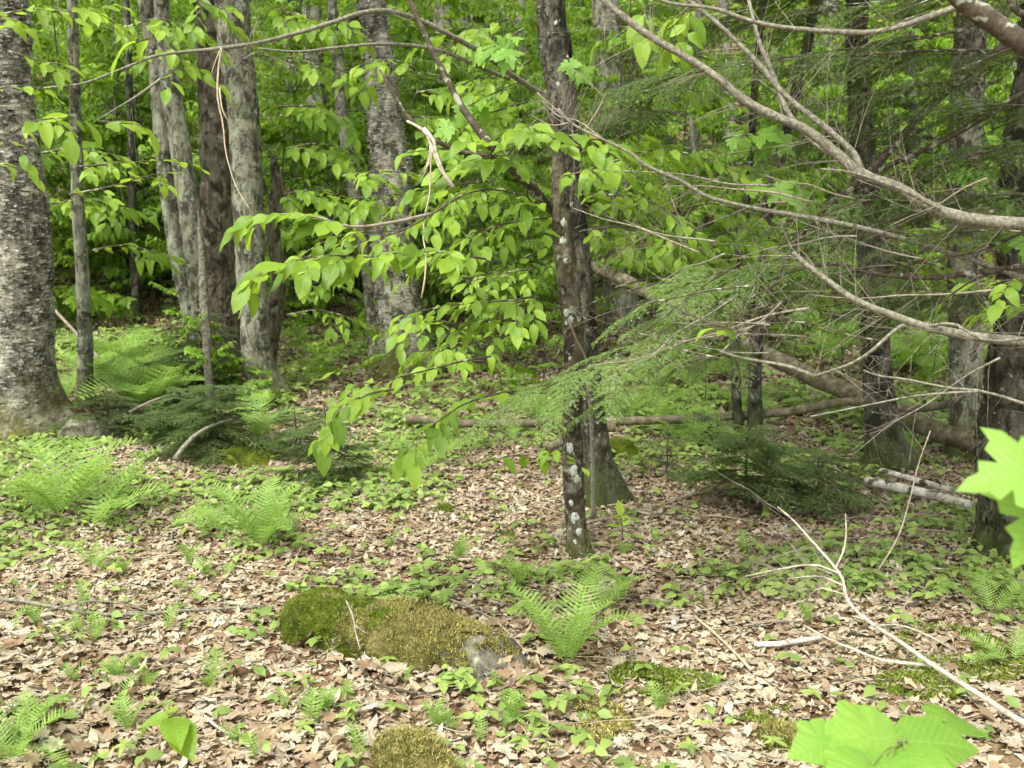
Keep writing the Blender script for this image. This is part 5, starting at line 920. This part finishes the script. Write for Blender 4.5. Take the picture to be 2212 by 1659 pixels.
# big close leaves
def big_leaf_plant(name, label, foot, top, leaves, me_set, cat='seedling', w0=4, seed=1, side=None):
    b = G(*foot) if foot[1] > 0 and len(foot) == 2 else W(*foot); tp = W(*top); t = thing(name, label, cat, b); P = smooth_path(np.array([b - [0, 0, .03] if len(foot) == 2 else b, b * .5 + tp * .5 + np.array([.03, .02, .04]), tp]), 16); g = Geo(); tube(g, P, np.linspace(.004, .002, 16), 7, .1, 30); r = random.Random(seed)
    pet = Geo(); todo = []
    for (x, y, d, x2, y2, d2, size, fc) in leaves:           # leaf base and tip on the grid
        a, b2 = W(x, y, d), W(x2, y2, d2); dd = nrm(b2 - a); nn = nrm(toward_cam(a) * fc + np.array([0, 0, 1.]) * (1 - fc * .3)); todo.append((a, dd, nn, np.linalg.norm(b2 - a) * size)); q = smooth_path(np.array([tp, (tp + a) / 2 + [0, 0, .01], a]), 8); tube(pet, q, np.full(8, .0013), 5)
    g.build('stem', M['stem_green'], t); pet.build('petiole', M['stem_green'], t)
    for a, dd, nn, s in todo: inst('leaf', me_set[r.randrange(len(me_set))], mat4(a, dd, nn, s), t)
    return t
LBIG = [Geo().add(*(lambda T: (T[0], *T[1]))(T), uv=T[2]).mesh('leaf', M['leaf_maple']) for T in [lobeT(VIB, .16, .12, .012, 33, .0, 1, 1), lobeT(VIB, .30, .2, .014, 34, .0, 1, 1), lobeT(VIB, .05, .25, .012, 35, .0, 1, 1)]]
LMB = [Geo().add(*(lambda T: (T[0], *T[1]))(T), uv=T[2]).mesh('leaf', M['leaf_maple']) for T in [lobeT(MAPLE, .05, .10, .004, 31, .0, 1, 0)]]
big_leaf_plant('viburnum_plant', 'large bright toothed leaves crowding the lower right corner', (1960, 1652), (1945, 1612, 1.72),
   [(1938, 1600, 1.72, 1782, 1578, 1.68, 1.0, .55), (1808, 1600, 1.70, 1712, 1616, 1.66, .95, .8), (1845, 1562, 1.80, 1795, 1545, 1.82, .9, .3), (1960, 1603, 1.72, 2112, 1600, 1.70, 1.0, .45), (1955, 1618, 1.68, 2005, 1720, 1.58, 1.0, .8), (2040, 1560, 1.78, 2142, 1546, 1.84, .85, .15), (1885, 1650, 1.62, 1800, 1690, 1.56, 1.0, .9), (1920, 1640, 1.64, 1900, 1740, 1.56, .8, .4)], LBIG, 'plant', seed=3)
big_leaf_plant('maple_seedling', 'large pale maple leaf poking in from the right edge', (2420, 1500), (2300, 1010, 1.3), [(2262, 1010, 1.3, 2085, 1042, 1.3, 1.0, .95), (2290, 1060, 1.3, 2185, 1215, 1.32, 1.0, .8), (2300, 1000, 1.3, 2330, 900, 1.3, 1.0, .8)], LMB, 'seedling', seed=4)
big_leaf_plant('seedling', 'bright round-leaved seedling near the bottom left', (385, 1618), (372, 1545, 2.75), [(372, 1548, 2.75, 408, 1612, 2.62, 1.0, .9), (370, 1546, 2.75, 305, 1560, 2.72, 1.0, .5), (374, 1542, 2.76, 345, 1528, 2.85, .9, .4), (372, 1548, 2.75, 385, 1590, 2.6, .9, .9)], [LB[1], LB[0]], 'seedling', seed=5)

# ------------------------------------------------------------------ starflowers: whorls of pointed leaves
LSt = [Geo().add(*(lambda T: (T[0], *T[1]))(T), uv=T[2]).mesh('leaf', M['herb']) for T in [leafT(4, 3, .19, .3, .35, .02, 0, 51, 0), leafT(4, 3, .22, .25, .2, .02, 0, 52, 0)]]
stars = [(742, 1510, 'five-pointed starry herb lit bright below the mossy boulder'), (1150, 1580, 'starry bright herb in the litter at the bottom centre, the upper of two'), (1165, 1612, 'starry bright herb in the litter at the bottom centre, the lower of two'), (850, 1545, 'flat starry herb right of the curved stick'), (272, 1650, 'starry herb at the bottom edge near the left'), (655, 1590, 'starry herb above the bottom edge, left of the moss hump')]
rr = random.Random(77)
for q in range(34): stars.append((rr.uniform(0, 1500) if q < 26 else rr.uniform(1400, 2150), rr.uniform(1180, 1640), None))
for x, y, lab in stars:
    b = G(x, y); t = thing('starry_herb', lab or 'small starry herb with a whorl of pointed leaves in the litter', 'herb', b, None if lab else 'starry herbs in the leaf litter'); h = rr.uniform(.03, .07); g = Geo(); tube(g, np.array([b, b + [0, 0, h]]), [.001, .0008], 4); g.build('stem', M['stem_green'], t); n = rr.randint(4, 6); a0 = rr.uniform(0, 6)
    for k in range(n):
        a = a0 + k * 6.28 / n + rr.uniform(-.2, .2); inst('leaf', LSt[k % 2], mat4(b + np.array([0, 0, h]), (math.cos(a), math.sin(a), rr.uniform(-.1, .3)), (0, -.2, 1), rr.uniform(.03, .05) * (1.15 if lab else 1)), t)

# ------------------------------------------------------------------ ferns
def fr(x, y, n, size, label, az=-1.57, spread=6.28, lean=0, group=None, seed=1, meshes=FROND): return fern(G(x, y), n, size, label, group, az, spread, lean, random.Random(seed), meshes)
fr(130, 1120, 9, .58, 'broad bright fern spreading at the left edge', 1.2, 6.0, .14, seed=4, meshes=BR)
fr(215, 1140, 5, .50, 'fern with upright fronds right of the broad left one', .9, 3.2, .1, seed=5, meshes=BR)
fr(565, 1190, 9, .42, 'upright plume-like fern left of the centre, above the boulder', 1.5, 5.5, -.1, seed=6)
fr(500, 1160, 4, .34, 'smaller fern leaning left beside the upright plume-like fern', 2.4, 3.0, .2, seed=7)
fr(1222, 1448, 8, .40, 'vivid fern rising right of the mossy boulder', 1.3, 4.8, -.02, seed=8)
fr(1300, 1330, 4, .30, 'second tuft of fronds behind the vivid fern', 1.0, 3.6, .0, seed=9)
fr(30, 1650, 8, .26, 'low feathery fern in the bottom left corner', 1.2, 6.2, .2, seed=10)
fr(205, 1230, 5, .18, 'little upright fern below the broad left one', 1.5, 4, 0, seed=11)
fr(1955, 1010, 5, .30, 'fern between the splayed roots of the dark trunk', 1.6, 4, 0, seed=12)
fr(2140, 1330, 4, .28, 'dim fern under the right edge trunk', 1.6, 5, .2, seed=13)
fr(2190, 1440, 4, .26, 'shaded fern spreading at the right edge', 2.0, 5, .3, seed=14)
fr(560, 960, 6, .45, 'pale fern standing before the maple clump foot', 1.6, 4.5, -.1, seed=15)
fr(1110, 960, 4, .30, 'dull fern behind the dark leaf spray', 1.6, 6, .3, seed=17); fr(920, 1020, 6, .42, 'feathery fern in the shade left of the beech', 1.6, 6, .25, seed=16)
rr = random.Random(5)
for q in range(26):                                          # background fern beds
    x, y = (rr.uniform(1640, 2080), rr.uniform(700, 850)) if q < 15 else (rr.uniform(130, 400), rr.uniform(790, 900)); fern(G(x, y), 7, rr.uniform(.5, .75), 'bright fern growing in the sunlit bed behind the trunks', 'ferns in the beds behind the trunks', rr.uniform(0, 6), 6.28, .15, rr)
for q in range(30):
    x, y = rr.uniform(500, 1800), rr.uniform(700, 1010); fern(G(x, y), 5, rr.uniform(.3, .5), 'modest fern scattered in the middle distance undergrowth', 'ferns in the middle distance', rr.uniform(0, 6), 6.28, .15, rr)
for q in range(84):                                          # little lacy ferns standing in the litter
    x, y = (rr.gauss(520, 420), rr.uniform(1330, 1655)) if q < 62 else (rr.uniform(100, 1900), rr.uniform(1150, 1400))
    if 575 < x < 1120 and 1290 < y < 1480: continue
    fern(G(x, y), rr.randint(1, 3), rr.uniform(.07, .16), 'tiny lacy fern standing in the brown leaf litter', 'tiny ferns in the leaf litter', rr.uniform(0, 6), 6.28, -.2, rr, SF, .16)
for x, y, z in ((800, 1372, .13), (920, 1400, .12)):
    b = G(x, y); fern(b + np.array([0, .03, .05]), 3, .11, 'tiny fern rooted on the left part of the mossy boulder' if x == 800 else 'tiny fern rooted on the front of the mossy boulder', None, -1.2, 3.5, -.2, rr, SF, .16)

# ------------------------------------------------------------------ hemlock boughs and seedlings
def bough(label, stems, meshes, n, s=(.6, 1.0), seed=1, group=None, mat='dark_limb', w0=8, w1=2, lo=.1, up=0.0, name='hemlock_bough', flat=.25, ref=1.0):
    r = random.Random(seed); t = None; P_ = [limb_path(st, w0, w1) for st in stems]; t = thing(name, label, 'hemlock branch', P_[0][0][0], group)
    for P, R in P_:
        g = Geo(); tube(g, P, R, 7, .15, 30, seed); g.build('limb', M[mat], t); m = len(P)
        for k in range(n):
            f = lo + (1 - lo) * (k + r.random() * .8) / n; i = min(int(f * (m - 1)), m - 2); d = nrm(P[i + 1] - P[i]); sd = nrm(np.cross(d, [0, 0, 1.])) * (1 if k % 2 else -1); dd = nrm(sd * r.uniform(.5, 1.0) + d * .8 + np.array([0, 0, r.uniform(-.35, .1) + up])); nn = np.array([r.uniform(-flat, flat) * 1.8, r.uniform(-flat, flat) * 1.8 - .1, 1.])
            x = Vector(dd); z = Vector(nn); z = (z - x * z.dot(x)).normalized(); y = z.cross(x); sc = r.uniform(*s) * (1 - .35 * f) * ref
            inst('needle_spray', meshes[r.randrange(len(meshes))], Matrix(((x.x * sc, y.x * sc, z.x * sc, P[i][0]), (x.y * sc, y.y * sc, z.y * sc, P[i][1]), (x.z * sc, y.z * sc, z.z * sc, P[i][2]), (0, 0, 0, 1))), t)
        x = Vector(nrm(P[-1] - P[-2])); z = Vector((0, 0, 1)); z = (z - x * z.dot(x)).normalized(); y = z.cross(x); sc = s[1] * .7; inst('needle_spray', meshes[0], Matrix(((x.x * sc, y.x * sc, z.x * sc, P[-1][0]), (x.y * sc, y.y * sc, z.y * sc, P[-1][1]), (x.z * sc, y.z * sc, z.z * sc, P[-1][2]), (0, 0, 0, 1))), t)
    return t
bough('pale-tipped hemlock bough reaching left across the centre trunks', [[(1640, 620, 4.1), (1540, 660, 4.0), (1440, 710, 3.9), (1340, 765, 3.8), (1240, 810, 3.75), (1150, 850, 3.7)]], HEML, 15, (.55, .95), 1)
bough('second pale-tipped hemlock bough just below, curving down to the right', [[(1640, 700, 4.2), (1540, 740, 4.1), (1450, 780, 4.0), (1380, 830, 3.9), (1320, 860, 3.9)]], HEML, 8, (.45, .75), 2)
bough('pale green hemlock bough over the two thin dark stems', [[(1850, 500, 4.2), (1740, 540, 4.1), (1640, 570, 4.0), (1540, 600, 3.9), (1440, 640, 3.9)]], HEML, 15, (.55, .95), 3)
bough('hemlock bough in the middle right, feathery and half shaded', [[(2000, 560, 4.0), (1900, 590, 4.0), (1800, 600, 4.0), (1700, 620, 4.0), (1600, 650, 4.1)]], HEML, 9, (.45, .8), 4)
DK = [('dark hemlock bough across the top right, under the thick limb', [(2300, 120, 3.4), (2160, 110, 3.4), (2000, 110, 3.4), (1840, 120, 3.5), (1680, 130, 3.6), (1540, 150, 3.7)], 17, (.6, 1.0)),
      ('dark hemlock bough hanging behind the forked pale limb', [(2100, 60, 3.9), (1950, 90, 4.0), (1800, 110, 4.0), (1650, 130, 4.1), (1500, 150, 4.1), (1400, 175, 4.2)], 17, (.6, 1.0)),
      ('dark hemlock bough slanting through the right, above the level branch', [(2300, 330, 3.5), (2200, 320, 3.5), (2080, 340, 3.5), (1960, 390, 3.6), (1860, 440, 3.7)], 14, (.55, 1.0)),
      ('fine dark hemlock bough low at the right, below the level branch', [(2320, 540, 3.4), (2200, 500, 3.4), (2080, 500, 3.5), (1960, 510, 3.6), (1840, 520, 3.7)], 12, (.5, .8)),
      ('dark hemlock bough in the very top right corner', [(2330, 20, 3.0), (2220, -10, 3.1), (2080, -20, 3.2), (1940, 0, 3.3), (1820, 10, 3.4)], 14, (.6, 1.0)),
      ('shaded hemlock bough beside the right edge trunk', [(2350, 250, 4.0), (2240, 230, 4.0), (2120, 230, 4.1), (2000, 250, 4.2)], 12, (.6, 1.0))]
for q, (lab, st, n, s) in enumerate(DK): bough(lab, [st], HEM, n, s, 10 + q)
RB = [('dusky hemlock bough reaching left under the forked pale limb', [(2080, 420, 4.6), (1960, 430, 4.7), (1840, 450, 4.8), (1720, 480, 4.9)]), ('dusky hemlock bough behind the mottled trunk at the upper right', [(2050, 300, 5.0), (1920, 290, 5.1), (1780, 300, 5.2), (1650, 330, 5.3)]),
      ('thin dark hemlock bough just under the top edge, right of the hollow trunk', [(1800, 20, 4.8), (1680, 40, 4.9), (1560, 50, 5.0), (1440, 80, 5.0)]), ('dark hemlock bough crossing the tall pale-patched trunk', [(2300, 430, 4.0), (2180, 420, 4.0), (2060, 430, 4.1), (1950, 460, 4.2)]),
      ('drooping hemlock bough between the broken-tipped limb and the level branch', [(2260, 640, 3.8), (2140, 640, 3.8), (2020, 640, 3.9), (1900, 660, 4.0)]),
      ('dark bough in the upper right behind the sagging grey branch', [(2150, 180, 4.4), (2030, 180, 4.5), (1900, 200, 4.6), (1760, 220, 4.7)]), ('small hemlock bough left of the hollow trunk high up', [(1480, 250, 5.2), (1420, 240, 5.3), (1350, 260, 5.4), (1280, 280, 5.5)])]
for q, (lab, st) in enumerate(RB): bough(lab, [st], HEM, 15, (.6, 1.05), 40 + q)
# crown of the right edge hemlock, unseen, added to shade the right side
rr = random.Random(66); P_ = Se[:, :3]
for q in range(27):
    hgt = rr.uniform(2.8, 6.5); i = int(np.argmin(np.abs(P_[:, 2] - hgt))); a = math.pi + rr.uniform(-1.2, 1.2); L = rr.uniform(1.2, 2.8); d = np.array([math.cos(a), math.sin(a), rr.uniform(-.12, .1)]); Q = smooth_path(np.array([P_[i], P_[i] + d * L * .5 + [0, 0, .05], P_[i] + d * L - [0, 0, .15]]), 14); g = Geo(); tube(g, Q, np.linspace(.016, .004, 14), 6, .1, 30, q); br = g.build('branch', M['dark_limb'], te)
    for k in range(13):
        f = .15 + .85 * k / 13; c = Q[int(f * 13)]; s2 = 1 if k % 2 else -1; dd = nrm(d * .8 + s2 * nrm(np.cross(d, [0, 0, 1.])) * rr.uniform(.5, 1) + np.array([0, 0, rr.uniform(-.3, .05)])); x = Vector(dd); z = Vector((rr.uniform(-.3, .3), rr.uniform(-.3, .3), 1)); z = (z - x * z.dot(x)).normalized(); y = z.cross(x); sc = rr.uniform(.9, 1.6)
        inst('needle_spray', HEM[k % 4], Matrix(((x.x * sc, y.x * sc, z.x * sc, c[0]), (x.y * sc, y.y * sc, z.y * sc, c[1]), (x.z * sc, y.z * sc, z.z * sc, c[2]), (0, 0, 0, 1))), br)
def shade_crown(lab, lo, n, s, meshes, seed):                # leafy boughs above the view, added to shade the wood
    t, S_ = TREES[lab]; r = random.Random(seed); P = S_[:, :3]; top = P[-1][2]
    for k in range(n):
        hz = lo + (top - lo) * (k + .5) / n; c = P[int(np.argmin(np.abs(P[:, 2] - hz)))]; a = k * 2.4 + r.uniform(-.4, .4); e = r.uniform(0, .5); x = Vector((math.cos(a) * math.cos(e), math.sin(a) * math.cos(e), math.sin(e))); z = Vector((r.uniform(-.3, .3), r.uniform(-.3, .3), 1)); z = (z - x * z.dot(x)).normalized(); y = z.cross(x); sc = r.uniform(*s)
        inst('leafy_branch', meshes[k % len(meshes)], Matrix(((x.x * sc, y.x * sc, z.x * sc, c[0]), (x.y * sc, y.y * sc, z.y * sc, c[1]), (x.z * sc, y.z * sc, z.z * sc, c[2]), (0, 0, 0, 1))), t)
for q, lab in enumerate(list(TREES)):
    if any(w in lab for w in ('dead stem', 'crooked snag', 'front trunk in the centre')): continue
    base_y = TREES[lab][0].location.y; shade_crown(lab, 1.65 + base_y * .24 + .7, 6, (1.4, 2.2), FANB, 1500 + q)
def hemlock_sapling(x, y, h, label, group=None, meshes=HEM, n=20, s=(.5, .9), seed=1, wpx=10, lean=(0, 0), base=None, lo=.12):
    r = random.Random(seed); b = G(x, y) if base is None else base; t = thing('hemlock_sapling', label, 'hemlock sapling', b, group); top = b + np.array([lean[0], lean[1], h]); P = smooth_path(np.array([b - [0, 0, .05], b * .5 + top * .5 + np.array([r.uniform(-.03, .03) * h, 0, 0]), top]), 14); g = Geo(); rad = R_px(wpx, depth(b)); tube(g, P, np.linspace(rad, rad * .25, 14), 7, .12, 20, seed); g.build('trunk', M['dark_bark'], t)
    for k in range(n):
        f = lo + (1 - lo) * k / n; c = P[0] + (P[-1] - P[0]) * f; i = int(f * 13); c = P[i]; a = k * 2.4 + r.uniform(-.4, .4); el = r.uniform(-.15, .3); x_ = Vector((math.cos(a) * math.cos(el), math.sin(a) * math.cos(el), math.sin(el))); z = Vector((r.uniform(-.2, .2), r.uniform(-.2, .2), 1)); z = (z - x_ * z.dot(x_)).normalized(); y_ = z.cross(x_); sc = r.uniform(*s) * (1.1 - .65 * f)
        inst('needle_spray', meshes[r.randrange(len(meshes))], Matrix(((x_.x * sc, y_.x * sc, z.x * sc, c[0]), (x_.y * sc, y_.y * sc, z.y * sc, c[1]), (x_.z * sc, y_.z * sc, z.z * sc, c[2]), (0, 0, 0, 1))), t)
    return t
hemlock_sapling(1612, 1102, .48, 'small dark hemlock sapling in the shade right of the centre, its stem bare below', None, HEMD, 38, (.8, 1.3), 21, 10, lo=.30)
hemlock_sapling(1760, 1108, .34, 'low spreading hemlock seedling right of the small dark one', None, HEMD, 24, (.8, 1.4), 22, 6, lo=.4)
hemlock_sapling(705, 1040, .48, 'hemlock seedling left of the centre, fine and dull green', None, HEMD, 36, (.6, 1.0), 23, 8)
hemlock_sapling(640, 990, .36, 'low hemlock seedling beside the dull green one', None, HEMD, 26, (.5, .9), 24, 7)
hemlock_sapling(470, 985, .50, 'hemlock sapling under the propped pale branch', None, HEMD, 44, (.9, 1.4), 25, 8)
hemlock_sapling(400, 955, .36, 'bushy small hemlock left of the propped pale branch', None, HEMD, 36, (.9, 1.4), 26, 8)
hemlock_sapling(235, 945, .38, 'small hemlock growing over the pale rock by the thick birch', None, HEMD, 34, (.8, 1.3), 27, 8)
hemlock_sapling(445, 860, .7, 'hemlock sapling at the left foot of the maple clump', None, HEMD, 40, (1.1, 1.8), 28, 9)
hemlock_sapling(1440, 1030, .30, 'dwarf hemlock in the litter between the beech and the small dark sapling', None, HEM, 12, (.4, .7), 29, 5)
rr = random.Random(9)
for q in range(14):                                          # dark hemlock understorey on the slope
    if q < 5: x, y = rr.uniform(180, 900), rr.uniform(570, 680)
    else: x, y = rr.uniform(1350, 2250), rr.uniform(430, 700)
    b = G(x, y); h = rr.uniform(1.8, 4.2); hemlock_sapling(x, y, h, 'dark hemlock sapling on the slope behind the trunks', 'hemlock saplings on the slope', HEMF, 20, (1.4, 2.6), 300 + q, 8, (rr.uniform(-.2, .2), 0), b, .10)

# ------------------------------------------------------------------ leafy saplings
def sapling(b, h, label, group, meshes, n=14, s=(.7, 1.2), seed=1, rad=.012, lo=.25, lean=.1, cat='sapling', el=(-.05, .40), wood='dark_bark'):
    r = random.Random(seed); t = thing('leafy_sapling', label, cat, b, group); top = b + np.array([r.uniform(-lean, lean) * h, r.uniform(-lean, lean) * h, h]); P = smooth_path(np.array([b - [0, 0, .05], b * .55 + top * .45 + np.array([r.uniform(-.05, .05) * h, 0, 0]), top]), 16); g = Geo(); tube(g, P, np.linspace(rad, rad * .3, 16), 7, .1, 20, seed); g.build('trunk', M[wood], t)
    for k in range(n):
        f = lo + (1 - lo) * (k + .5) / n; i = min(int(f * 15), 15); c = P[i]; a = k * 2.4 + r.uniform(-.5, .5); e = r.uniform(el[0] - .25, el[1] + .2); x = Vector((math.cos(a) * math.cos(e), math.sin(a) * math.cos(e), math.sin(e))); z = Vector((r.uniform(-.5, .5), r.uniform(-.5, .5), 1)); z = (z - x * z.dot(x)).normalized(); y = z.cross(x); sc = r.uniform(*s) * (1.15 - .5 * f)
        inst('leafy_branch', meshes[r.randrange(len(meshes))], Matrix(((x.x * sc, y.x * sc, z.x * sc, c[0]), (x.y * sc, y.y * sc, z.y * sc, c[1]), (x.z * sc, y.z * sc, z.z * sc, c[2]), (0, 0, 0, 1))), t)
    return t
for q, (x, y, h, n, lab, ms, s) in enumerate([
   (1010, 820, 2.5, 26, 'leafy beech sapling standing behind the lower sprays, left of the centre', FAN, (.6, 1.0)),
   (1120, 790, 2.9, 28, 'leafy beech sapling just left of the centre trunks', FAN, (.6, 1.0)),
   (1420, 800, 2.9, 28, 'leafy sapling right of the centre trunks, behind the hemlock boughs', FAN, (.6, 1.0)),
   (1560, 780, 2.6, 14, 'slight maple sapling left of the two thin dark stems', FANM, (.6, 1.0)),
   (1760, 720, 3.0, 18, 'maple sapling behind the forked pale limb', FANM, (.7, 1.1)),
   (1950, 700, 2.7, 14, 'maple sapling right of the two-rooted trunk', FANM, (.6, 1.1)),
   (940, 700, 3.6, 20, 'tall leafy sapling right of the blotchy birch', FAN, (.8, 1.2)),
   (1300, 740, 3.3, 26, 'leafy sapling directly behind the centre trunks', FAN, (.7, 1.1)),
   (1690, 640, 3.4, 26, 'leafy sapling on the bank behind the two thin dark stems', FAN, (.8, 1.2)),
   (1880, 600, 3.4, 24, 'leafy sapling on the bank right of the two thin dark stems', FANM, (.8, 1.2)),
   (2180, 640, 3.4, 24, 'leafy sapling at the right edge behind the tall pale-patched trunk', FANM, (.8, 1.2)),
   (60, 640, 3.4, 22, 'leafy sapling hidden behind the thick birch', FAN, (.8, 1.2)),
   (690, 700, 3.6, 18, 'slim sapling between the clump and the thin pale trunk', FAN, (.7, 1.1))]):
    sapling(G(x, y), h, lab, None, ms, n, s, 400 + q, .012, .3)
rr = random.Random(12)
for q in range(165):
    Yq = 10.8 + 22 * (q / 165) ** 1.25; xq = rr.uniform(-.56, .56) * Yq * 1.05; b = np.array([xq, Yq, float(H(xq, Yq))]); u, v, _ = proj(b)
    if Yq < 11.6 and (150 < u < 620 or 780 < u < 960): continue
    if Yq < 24 and 1300 < u < 1950 and rr.random() < .55: continue
    far_ = Yq > 19; h = rr.uniform(2.2, 4.6) if not far_ else rr.uniform(3, 6.5)
    sapling(b, h, 'leafy green sapling in the understorey up the slope', 'leafy saplings in the understorey', (FANB if far_ else (FAN if rr.random() < .7 else FANM)), rr.randint(14, 20) if not far_ else 24, (1.0, 1.6) if not far_ else (1.5, 2.4), 500 + q, .014 if not far_ else .02, .15, .12, wood=rr.choice(['dark_bark', 'far_bark', 'grey_bark']))
for q in range(34):                                          # small seedlings at knee height
    x, y = rr.uniform(300, 2100), rr.uniform(640, 900); sapling(G(x, y), rr.uniform(.4, 1.0), 'knee-high leafy seedling in the middle distance', 'knee-high seedlings in the middle distance', FAN if q % 3 else FANM, 5, (.35, .6), 800 + q, .005, .35, .2, 'seedling')
for q, (x, y) in enumerate(((215, 690), (270, 650), (330, 680), (395, 640), (640, 660), (700, 640), (330, 600))):
    sapling(G(x, y), rr.uniform(1.2, 2.0), 'low leafy seedling', 'low seedlings behind the maple clump', FANM if q % 2 else FAN, 9, (.6, 1.0), 860 + q, .008, .25, .15, 'seedling')
# trunks far up the slope
for q in range(26):
    Yq = rr.uniform(15, 33); xq = rr.uniform(-.55, .55) * Yq; b = np.array([xq, Yq, float(H(xq, Yq))]); rad = rr.uniform(.06, .17); h = 12; ln = rr.uniform(-.6, .6); P = smooth_path(np.array([b - [0, 0, .2], b + [ln * .3, 0, h * .4], b + [ln, 0, h]]), 26)
    t = thing('far_tree', 'trunk standing far up the wooded slope', 'tree', b, 'trunks far up the slope'); g = Geo(); tube(g, P, np.linspace(rad, rad * .6, 26), 12, .06, 6, q, flare_fn(b[2], .3, .15, 4, q)); g.build('trunk', M[rr.choice(['far_bark', 'dark_bark', 'grey_bark', 'far_bark'])], t)
# the far wood closing the view: clumps of leaves, too many to count
r = np.random.default_rng(99); g = Geo(); nc = 620; cy = r.uniform(24, 46, nc); cx = r.uniform(-.62, .62, nc) * cy; cz = H(cx, cy) + r.uniform(.2, 9.5, nc); per = 110
P = np.stack([cx, cy, cz], -1)[:, None] + r.normal(0, 1, (nc, per, 3)) * np.array([.75, .6, .16]) * r.uniform(.7, 1.6, (nc, 1, 1)); P[..., 2] -= .25 * ((P[..., 0] - cx[:, None]) ** 2); P = P.reshape(-1, 3); n = len(P); a = r.random(n) * 6.28
qT = (np.array([(0, 0, 0), (.33, .45, .1), (0, 1, -.05), (-.33, .45, .1)]), [np.array([(0, 1, 2, 3)])], np.zeros((4, 2)))
scatter(g, qT, P, np.stack([np.cos(a), np.sin(a), r.uniform(-.8, 0, n)], -1), nrm(np.array([0, 0, 1.]) + r.normal(0, .4, (n, 3))), r.uniform(.13, .24, n)); g.build('far_foliage', M['leaf_far2'], kind='stuff')
# ------------------------------------------------------------------ labels of the many: each says by which landmark it stands
LM_ = [(845, 1390, 'the mossy boulder'), (900, 1620, 'the moss hump at the bottom edge'), (1222, 1400, 'the vivid fern'), (1247, 1190, 'the beech foot'), (1303, 1075, 'the dark centre trunk'), (1680, 1060, 'the small dark hemlocks'), (1712, 1590, 'the olive moss cushion'),
       (1930, 1600, 'the big bright toothed leaves'), (2000, 1440, 'the bone-white branch'), (1800, 1240, 'the fork of the bone-white branch'), (2195, 1150, 'the right edge trunk'), (1920, 1000, 'the two-rooted dark trunk'), (1700, 1405, 'the short birch stick'), (380, 1575, 'the round-leaved seedling'),
       (30, 1630, 'the low corner fern'), (300, 1335, 'the long grey stick'), (130, 1080, 'the broad left fern'), (560, 1140, 'the plume-like fern'), (60, 900, 'the thick birch'), (185, 860, 'the slim grey trunk'), (500, 820, 'the maple clump'), (878, 790, 'the blotchy birch'), (960, 1095, 'the dark moss hummock'), (900, 1510, 'the curved dark stick'),
       (470, 1600, 'the white-speckled stick'), (1345, 700, 'the hollow grey trunk'), (1610, 900, 'the two thin dark stems'), (2090, 960, 'the tall pale-patched trunk'), (1455, 1358, 'the white dot in the litter'), (1850, 880, 'the leaning log'), (1150, 1590, 'the two starry herbs'), (705, 1000, 'the dull hemlock seedling'), (1990, 1085, 'the white birch logs'), (1440, 1010, 'the dwarf hemlock')]
UP_ = [(0, 300, 'the thick birch'), (165, 400, 'the slim grey trunk'), (390, 400, 'the leaning pale stems of the clump'), (468, 400, 'the brown clump trunk'), (530, 400, 'the grey clump trunk'), (745, 300, 'the thin pale trunk'), (838, 350, 'the blotchy birch'), (970, 250, 'the pale blurred trunk'), (1230, 300, 'the centre trunks'), (1326, 300, 'the hollow grey trunk'), (1600, 450, 'the two thin dark stems'), (1805, 300, 'the mottled upper right trunk'), (1885, 600, 'the two-rooted dark trunk'), (2090, 300, 'the tall pale-patched trunk'), (2215, 500, 'the right edge trunk')]
BASE = {'loose twigs on the leaf litter': ('thin dead twig lying', LM_), 'tiny ferns in the leaf litter': ('tiny lacy fern', LM_), 'starry herbs in the leaf litter': ('small starry herb', LM_), 'ferns in the middle distance': ('modest fern', LM_), 'ferns in the beds behind the trunks': ('bright bed fern', LM_), 'knee-high seedlings in the middle distance': ('knee-high leafy seedling', LM_),
        'bare twigs crossing the right half': ('bare thin grey twig hanging', LM_[:0] + UP_ + LM_[25:30]), 'leafy saplings in the understorey': ('leafy sapling', UP_), 'hemlock saplings on the slope': ('dark hemlock sapling', UP_), 'trunks far up the slope': ('far trunk', UP_), 'low seedlings behind the maple clump': ('low leafy seedling standing', LM_)}
for o in list(COL.objects):
    gname = o.get('group')
    if gname not in BASE: continue
    ph, lms = BASE[gname]; u, v, d = proj(np.array(o.location)); flat = lms is UP_
    k = min(lms, key=lambda q: abs(q[0] - u) if flat else math.hypot(q[0] - u, (q[1] - v) * 1.4)); dx, dy = u - k[0], (v - k[1]) * 1.4
    if flat:
        near_ = 'just' if abs(dx) < 35 else 'a little' if abs(dx) < 80 else 'well'; rel = ('behind' if abs(dx) < 14 else ('%s right of' if dx > 0 else '%s left of') % near_)
        dist = 'on the near slope' if d < 14 else 'midway up the slope' if d < 21 else 'high on the slope' if d < 27 else 'on the farthest slope'; lab = '%s %s, %s %s' % (ph, dist, rel, k[2])
    else:
        r_ = math.hypot(dx, dy); near_ = 'close' if r_ < 70 else 'some way' if r_ < 150 else 'far'
        if abs(dx) > abs(dy): rel = {'close': 'just', 'some way': 'a little way', 'far': 'well'}[near_] + (' right of' if dx > 0 else ' left of')
        else: rel = {'close': 'close', 'some way': 'some way', 'far': 'far'}[near_] + (' in front of' if dy > 0 else ' behind')
        lab = '%s %s %s' % (ph, rel, k[2])
    o['label'] = ' '.join(lab.split()[:16])
